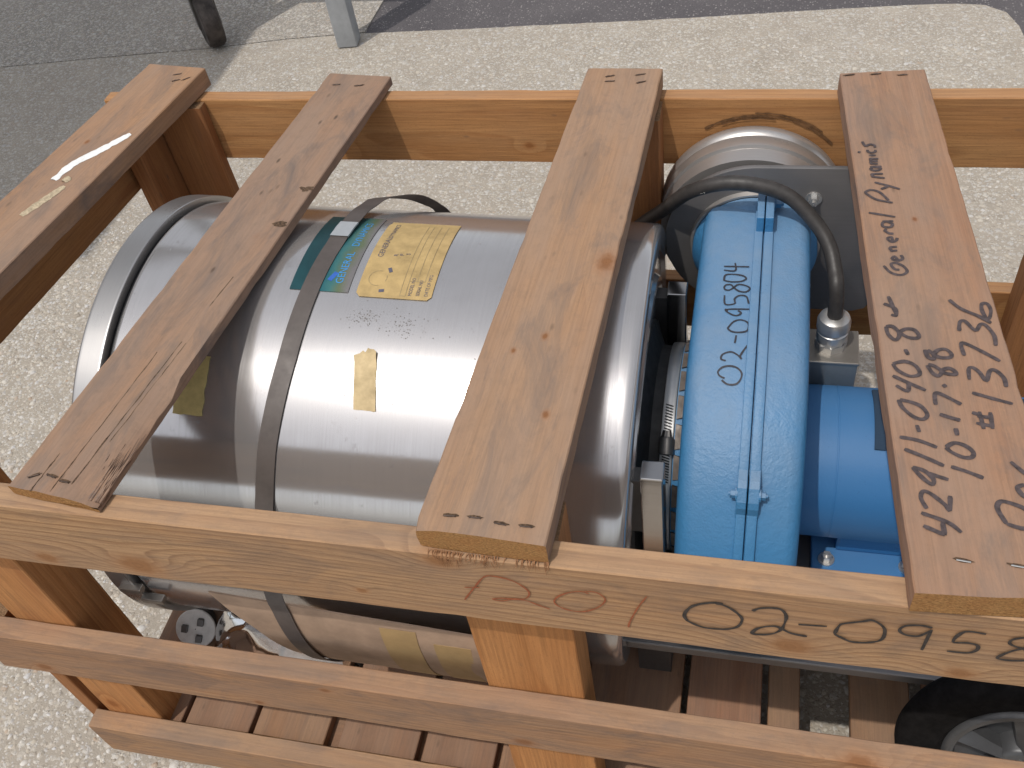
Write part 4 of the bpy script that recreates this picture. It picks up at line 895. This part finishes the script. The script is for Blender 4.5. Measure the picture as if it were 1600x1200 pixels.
# ---- motor
MM = Matrix.Translation((0, 0.4935, -0.400))
bm = bmesh.new()
lathe(bm, [(1.040, 0.06), (1.040, 0.110), (1.046, 0.1215), (1.062, 0.124), (1.100, 0.1242), (1.1005, 0.1237), (1.1025, 0.1237), (1.103, 0.1242), (1.46, 0.124), (1.475, 0.126), (1.53, 0.126), (1.56, 0.118), (1.60, 0.095), (1.605, 0.0)], 128)
MO = link('motor', bm_mesh(bm, 'motor', angle=35), M_BLUE2, UN, MM)
bm = bmesh.new(); rows = []
for i in range(15):
    t = 61 + 57 * i / 14
    rows.append([bm.verts.new((x, r * math.cos(rad(t)), r * math.sin(rad(t)))) for (x, r) in ((1.153, .124), (1.153, .1272), (1.155, .1282), (1.40, .1282), (1.40, .124))])
for a, b in zip(rows, rows[1:]):
    for j in range(4): bm.faces.new((a[j], a[j + 1], b[j + 1], b[j]))
bm.faces.new(rows[0]); bm.faces.new(rows[-1][::-1])
link('motor_nameplate', bm_mesh(bm, 'motor_nameplate', angle=35), M_NAVY, MO, MM)
bm = bmesh.new(); box(bm, (1.083, 0.345, -0.536), (1.46, 0.645, -0.520), 0.003); box(bm, (1.12, 0.40, -0.521), (1.42, 0.59, -0.47), 0.006)
MF = link('motor_foot', bm_mesh(bm, 'motor_foot'), M_BLUE2, UN)
bm = bmesh.new(); box(bm, (1.083, 0.352, -0.5525), (1.46, 0.64, -0.5355)); link('foot_spacer', bm_mesh(bm, 'foot_spacer'), M_DARKST, UN)
for (x, y) in ((1.1065, 0.3800), (1.232, 0.3800), (1.1065, 0.615), (1.232, 0.615)):
    bm = bmesh.new(); hexbolt(bm, (x, y, -0.520), (0, 0, 1), 0.0085, 0.015); link('foot_bolt', bm_mesh(bm, 'foot_bolt'), M_ZINC, UN)
# junction box with cable gland
bm = bmesh.new(); box(bm, (1.050, 0.590, -0.365), (1.131, 0.662, -0.2665), 0.004)
JB = link('junction_box', bm_mesh(bm, 'junction_box', angle=35), M_BOX, UN)
bm = bmesh.new(); box(bm, (1.048, 0.588, -0.2715), (1.133, 0.664, -0.2660), 0.002); link('box_lid', bm_mesh(bm, 'box_lid'), M_BOX, JB)
GL = Matrix.Translation((1.0885, 0.630, -0.2665))
bm = bmesh.new()
lathe(bm, [(0.0, 0.001), (0.0, 0.0255), (0.012, 0.0255), (0.0125, 0.0225), (0.020, 0.0225)], 8, 'Z')
lathe(bm, [(0.0205, 0.0245), (0.034, 0.0245), (0.036, 0.0220), (0.0385, 0.0220), (0.041, 0.0260), (0.055, 0.0262), (0.062, 0.0235), (0.066, 0.0165), (0.066, 0.010)], 40, 'Z')
link('cable_gland', bm_mesh(bm, 'cable_gland', angle=35), M_ZINC, UN, GL)
# power cable
path = [(1.0885, 0.630, -0.225), (1.0880, 0.630, -0.190), (1.085, 0.640, -0.150), (1.081, 0.665, -0.135), (1.070, 0.695, -0.112), (1.045, 0.720, -0.085), (0.998, 0.740, -0.050), (0.924, 0.745, -0.034), (0.854, 0.760, -0.062), (0.800, 0.800, -0.135), (0.748, 0.850, -0.215),
        (0.69, 0.895, -0.32), (0.60, 0.905, -0.50), (0.45, 0.86, -0.70), (0.25, 0.66, -0.775), (0.05, 0.42, -0.780), (-0.06, 0.325, -0.782), (-0.092, 0.262, -0.775)]
bm = bmesh.new(); tube(bm, smooth_pts(path, 10), 0.0118, 16); PC = link('power_cable', bm_mesh(bm, 'power_cable', smooth=True), M_CABLE, UN)
pd = Vector((0.20, -0.62, 0.55)).normalized(); pc = Vector((-0.080, 0.218, -0.756)); PM = Matrix.Translation(pc) @ Vector((0, 0, 1)).rotation_difference(pd).to_matrix().to_4x4()
bm = bmesh.new(); lathe(bm, [(-0.075, 0.014), (-0.06, 0.022), (-0.02, 0.036), (-0.004, 0.040), (0.0, 0.0385)], 32, 'Z'); PG = link('plug_body', bm_mesh(bm, 'plug_body', angle=40), M_RUBBER, UN, PM)
bm = bmesh.new(); lathe(bm, [(0.0, 0.0405), (0.003, 0.0395), (0.004, 0.0365), (0.004, 0.001)], 32, 'Z'); link('plug_face', bm_mesh(bm, 'plug_face', angle=40), M_WHPL, PG, PM)
for a in (0, 120, 240):
    bm = bmesh.new(); c = Vector((0.020 * math.cos(rad(a - 60)), 0.020 * math.sin(rad(a - 60)), 0)); box(bm, (c.x - 0.006, c.y - 0.007, 0.003), (c.x + 0.006, c.y + 0.007, 0.013), 0.001); link('plug_pin', bm_mesh(bm, 'plug_pin'), M_DARKST, PG, PM)

# ------------------------------------------------------------------ other things in the crate
bm = bmesh.new()
bmesh.ops.create_grid(bm, x_segments=26, y_segments=26, size=1.0)
for v in bm.verts:
    x, y = v.co.x, v.co.y
    n = noise.turbulence(Vector((x * 1.1 + 3, y * 1.1, 1)), 2, False)
    rid = abs(nz1(x * 2.4, y * 1.8, 2)); e = math.hypot(x, y) * 0.85
    px = 0.105 + 0.135 * x + 0.015 * n; py = 0.225 + 0.060 * y + 0.03 * rid; pz = -0.795 + (0.165 * max(0, 1 - e ** 2.4)) * (0.85 + 0.4 * n) * (0.70 + 0.30 * (1 - x) / 2 * 1.6) + 0.025 * rid
    v.co = (px, py, max(pz, -0.797))
tag(link('plastic_bag', bm_mesh(bm, 'plastic_bag', angle=40), M_BAG), 'crumpled clear plastic bag lying on the deck under the drum', 'bag')

WH = thing('cart_wheel', (1.392, 0.155, -0.80), 'black rubber wheel with a grey plastic hub leaning behind the lower rail', 'wheel')
wd = Vector((-0.04, -0.97, 0.24)).normalized(); wc = Vector((1.392, 0.140, -0.618))
Wm = Matrix.Translation(wc) @ Vector((0, 0, 1)).rotation_difference(wd).to_matrix().to_4x4()
bm = bmesh.new(); lathe(bm, [(-0.030, 0.10), (-0.030, 0.150), (-0.024, 0.165), (-0.010, 0.1735), (0.010, 0.1735), (0.022, 0.165), (0.026, 0.150), (0.020, 0.128), (0.022, 0.118), (0.016, 0.112), (0.010, 0.104), (0.0, 0.098)], 72, 'Z')
link('tyre', bm_mesh(bm, 'tyre', angle=50), M_TYRE, WH, Wm)
bm = bmesh.new(); lathe(bm, [(0.004, 0.112), (0.016, 0.108), (0.021, 0.102), (0.020, 0.094), (0.004, 0.088), (-0.010, 0.06), (-0.010, 0.036), (0.018, 0.030), (0.022, 0.027), (0.024, 0.022), (0.024, 0.013), (0.014, 0.012), (0.014, 0.001)], 64, 'Z')
HB = link('hub', bm_mesh(bm, 'hub', angle=35), M_SILV, WH, Wm)
for a in range(0, 360, 72):
    bm = bmesh.new(); n = 6; rows = []
    for i in range(n + 1):
        t = i / n; r = 0.022 + 0.074 * t; w = 0.010 + 0.020 * t ** 1.3; z = 0.024 - 0.004 * t
        rows.append([bm.verts.new((r, s * w, zz)) for s, zz in ((-1, -0.010), (-0.8, z - 0.012), (0, z), (0.8, z - 0.012), (1, -0.010))])
    for p, q2 in zip(rows, rows[1:]):
        for j in range(4): bm.faces.new((p[j], p[j + 1], q2[j + 1], q2[j]))
    link('spoke', bm_mesh(bm, 'spoke', angle=30), M_SILV, HB, Wm @ Matrix.Rotation(rad(a + 18), 4, 'Z'))
bm = bmesh.new(); lathe(bm, [(0.014, 0.0115), (0.026, 0.0110), (0.028, 0.009), (0.028, 0.005), (0.024, 0.004), (0.024, 0.0005)], 24, 'Z'); link('axle_nut', bm_mesh(bm, 'axle_nut', angle=35), M_ZINC, WH, Wm)

# ------------------------------------------------------------------ ground
M_CONC = concrete('exposed_aggregate_concrete'); M_CONC2 = concrete('worn_aggregate_concrete', (0.31, 0.285, 0.25)); M_ASPH = asphalt()
def sheet(name, poly, z, mat, depth=0.0):
    bm = bmesh.new(); A = [bm.verts.new((x, y, z)) for x, y in poly]; bm.faces.new(A)
    if depth:
        B = [bm.verts.new((x, y, z - depth)) for x, y in poly]
        for i in range(len(poly)): bm.faces.new((A[i], A[(i + 1) % len(poly)], B[(i + 1) % len(poly)], B[i]))
    return tag(link(name, bm_mesh(bm, name), mat), kind='structure')
sheet('ground', [(-60, -40), (60, -40), (60, 80), (-60, 80)], -H - 0.030, plain('dark_soil', (0.06, 0.05, 0.042), 0.9, 0, 0.4, 8))
edge = [(-0.665, 2.985), (-0.30, 3.00), (0.05, 3.022), (0.47, 3.044), (1.0, 3.085), (1.45, 3.118), (1.62, 3.122), (1.72, 3.105), (1.785, 3.05), (1.815, 2.95), (1.83, 2.80), (1.86, 2.4), (1.90, 1.0), (1.92, -6)]
jag = []
for a, b in zip(edge, edge[1:]):
    n = max(2, int((Vector(b) - Vector(a)).length / 0.03))
    if Vector(b).y < 0: n = 4
    for i in range(n):
        p = Vector(a).lerp(Vector(b), i / n); jag.append((p.x, p.y + 0.004 * nz1(p.x * 25, p.y * 25, 0)))
jag.append(edge[-1])
joint = [(-0.665, 2.985), (-1.0, 2.945), (-1.32, 2.880), (-1.8, 2.818), (-2.286, 2.745), (-14, 1.2)]
sheet('concrete_pavement', jag + [(-14, -6)] + joint[::-1][:-1], -H, M_CONC, 0.02)
j2 = [(-0.665, 2.997)] + [(x, y + 0.010) for x, y in joint[1:]]
sheet('concrete_pavement', j2 + [(-14, 14), (-0.675, 14)], -H - 0.001, M_CONC2, 0.02)
sheet('asphalt_road', [(-0.672, 2.90), (-0.672, 40), (40, 40), (40, -6), (1.70, -6), (1.70, 2.90)], -H - 0.007, M_ASPH, 0.01)

# embedded loose stones of the aggregate (nobody could count them)
def pebbles():
    import numpy as np
    rng = np.random.default_rng(5)
    n = 9000
    px = rng.uniform(-1.5, 0.0, n); py = rng.uniform(-0.25, 1.7, n)
    m2 = 7000; px = np.concatenate([px, rng.uniform(-1.6, 1.7, m2)]); py = np.concatenate([py, rng.uniform(0.2, 2.9, m2)])
    N = len(px); k = 7
    sz = rng.uniform(0.0025, 0.0064, N) * np.where(rng.random(N) < 0.08, 1.7, 1.0)
    ang = np.linspace(0, 2 * np.pi, k, endpoint=False)
    V = np.zeros((N, 2 * k + 1, 3)); rr = rng.uniform(0.70, 1.25, (N, k)); el = rng.uniform(0.65, 1.5, N); rot = rng.uniform(0, 6.28, N)
    cx_, sy_ = np.cos(ang), np.sin(ang)
    for lay, (f, hz) in enumerate(((1.0, -0.25), (0.72, 0.34))):
        x = cx_ * rr * f * sz[:, None] * el[:, None]; y = sy_ * rr * f * sz[:, None]
        V[:, lay * k:(lay + 1) * k, 0] = x * np.cos(rot)[:, None] - y * np.sin(rot)[:, None]
        V[:, lay * k:(lay + 1) * k, 1] = x * np.sin(rot)[:, None] + y * np.cos(rot)[:, None]
        V[:, lay * k:(lay + 1) * k, 2] = hz * sz[:, None] * rng.uniform(0.5, 1.1, (N, k))
    V[:, 2 * k, 2] = 0.42 * sz
    V[:, :, 0] += px[:, None]; V[:, :, 1] += py[:, None]; V[:, :, 2] += -H
    F = []
    for i in range(k):
        j = (i + 1) % k; F += [(i, j, k + j), (i, k + j, k + i), (k + i, k + j, 2 * k)]
    F = np.array(F)[None] + (np.arange(N) * (2 * k + 1))[:, None, None]
    me = D.meshes.new('gravel'); nv = N * (2 * k + 1); nf = N * 3 * k
    me.vertices.add(nv); me.vertices.foreach_set('co', V.ravel()); me.loops.add(nf * 3); me.loops.foreach_set('vertex_index', F.ravel().astype(np.int32))
    me.polygons.add(nf); me.polygons.foreach_set('loop_start', np.arange(nf, dtype=np.int32) * 3); me.polygons.foreach_set('loop_total', np.full(nf, 3, np.int32))
    me.update(calc_edges=True); me.validate()
    at = me.attributes.new('tone', 'FLOAT', 'POINT'); at.data.foreach_set('value', np.repeat(rng.random(N), 2 * k + 1).astype(np.float32))
    kk = NT('aggregate_stone'); a = kk.n('ShaderNodeAttribute', attribute_name='tone'); P = kk.obj()
    c = kk.ramp(a.outputs['Fac'], [(0.0, (0.30, 0.26, 0.21)), (0.3, (0.44, 0.39, 0.32)), (0.55, (0.53, 0.49, 0.42)), (0.75, (0.52, 0.51, 0.50)), (0.93, (0.60, 0.57, 0.52)), (1.0, (0.36, 0.26, 0.18))])
    c = kk.mix(kk.mapr(kk.noise(P, 160, 3, 0.6), 0.4, 0.7, 0, 0.5), c, (0.38, 0.33, 0.28))
    tag(link('gravel', me, kk.set(c, 0.8, 0, None)), 'pale aggregate stones set in the concrete', 'gravel', kind='stuff')
pebbles()

# ------------------------------------------------------------------ steel rack standing behind to the left, with an unseen top panel added to shade the ground
RK = thing('steel_rack', (-1.29, 2.90, -H), 'steel rack behind the crate standing on a rusty leg and a grey leg', 'rack')
def leg(x, y, s, mat, top=0.12, rot=0.35, lab=None):
    bm = bmesh.new(); box(bm, (-s / 2, -s / 2, -H + 0.004), (s / 2, s / 2, top), 0.006)
    o = link('leg', bm_mesh(bm, 'leg', angle=35), mat, RK, Matrix.Translation((x, y, 0)) @ Matrix.Rotation(rot, 4, 'Z'))
    if lab: o['label'] = lab
    return o
CM = Matrix.Translation((-1.305, 2.915, -H + 0.1185)) @ Matrix.Rotation(rad(38), 4, 'Z')
bm = bmesh.new(); lathe(bm, [(-0.030, 0.02), (-0.034, 0.075), (-0.040, 0.090), (-0.036, 0.108), (-0.022, 0.1165), (0.0, 0.1185), (0.022, 0.1165), (0.036, 0.108), (0.040, 0.090), (0.034, 0.075), (0.030, 0.02)], 40)
cw = link('caster_wheel', bm_mesh(bm, 'caster_wheel', angle=45), M_RUST, RK, CM); cw['label'] = 'dark caster wheel under the rack'
bm = bmesh.new()
for sx_ in (-1, 1): box(bm, (sx_ * 0.044 - 0.004, -0.026, -0.030), (sx_ * 0.044 + 0.004, 0.026, 0.150), 0.002)
box(bm, (-0.048, -0.03, 0.150), (0.048, 0.03, 0.162), 0.002)
link('caster_fork', bm_mesh(bm, 'caster_fork'), M_DARKST, RK, CM)
bm = bmesh.new(); box(bm, (-0.042, -0.042, -H + 0.281), (0.042, 0.042, 2.4), 0.006); link('leg', bm_mesh(bm, 'leg'), M_RUST, RK, Matrix.Translation((-1.305, 2.915, 0)) @ Matrix.Rotation(-0.3, 4, 'Z'))['label'] = 'rusty dark leg on a caster'
leg(-0.700, 2.905, 0.082, M_GALV, 0.08, 0.12, 'light grey painted leg')
leg(-3.6, 2.925, 0.085, M_RUST, 2.4, 0.0); leg(-3.6, 0.45, 0.085, M_RUST, 2.4, 0.0); leg(-2.1, 0.45, 0.085, M_RUST, 2.4, 0.0)
bm = bmesh.new(); box(bm, (-2.0, 2.89, 2.31), (-1.26, 2.95, 2.4), 0.004); link('beam', bm_mesh(bm, 'beam'), M_RUST, RK)
bm = bmesh.new(); box(bm, (-1.35, 2.885, 0.081), (-0.66, 2.955, 0.15), 0.004); link('beam', bm_mesh(bm, 'beam'), M_GALV, RK)
bm = bmesh.new(); box(bm, (-3.8, 0.32, 2.401), (-1.86, 3.4, 2.46), 0.004); link('shade_panel', bm_mesh(bm, 'shade_panel'), M_RUST, RK)  # out of view, placed and raised for the shade it casts on the ground

for o in SC.objects:
    if '_o' in o: del o['_o']
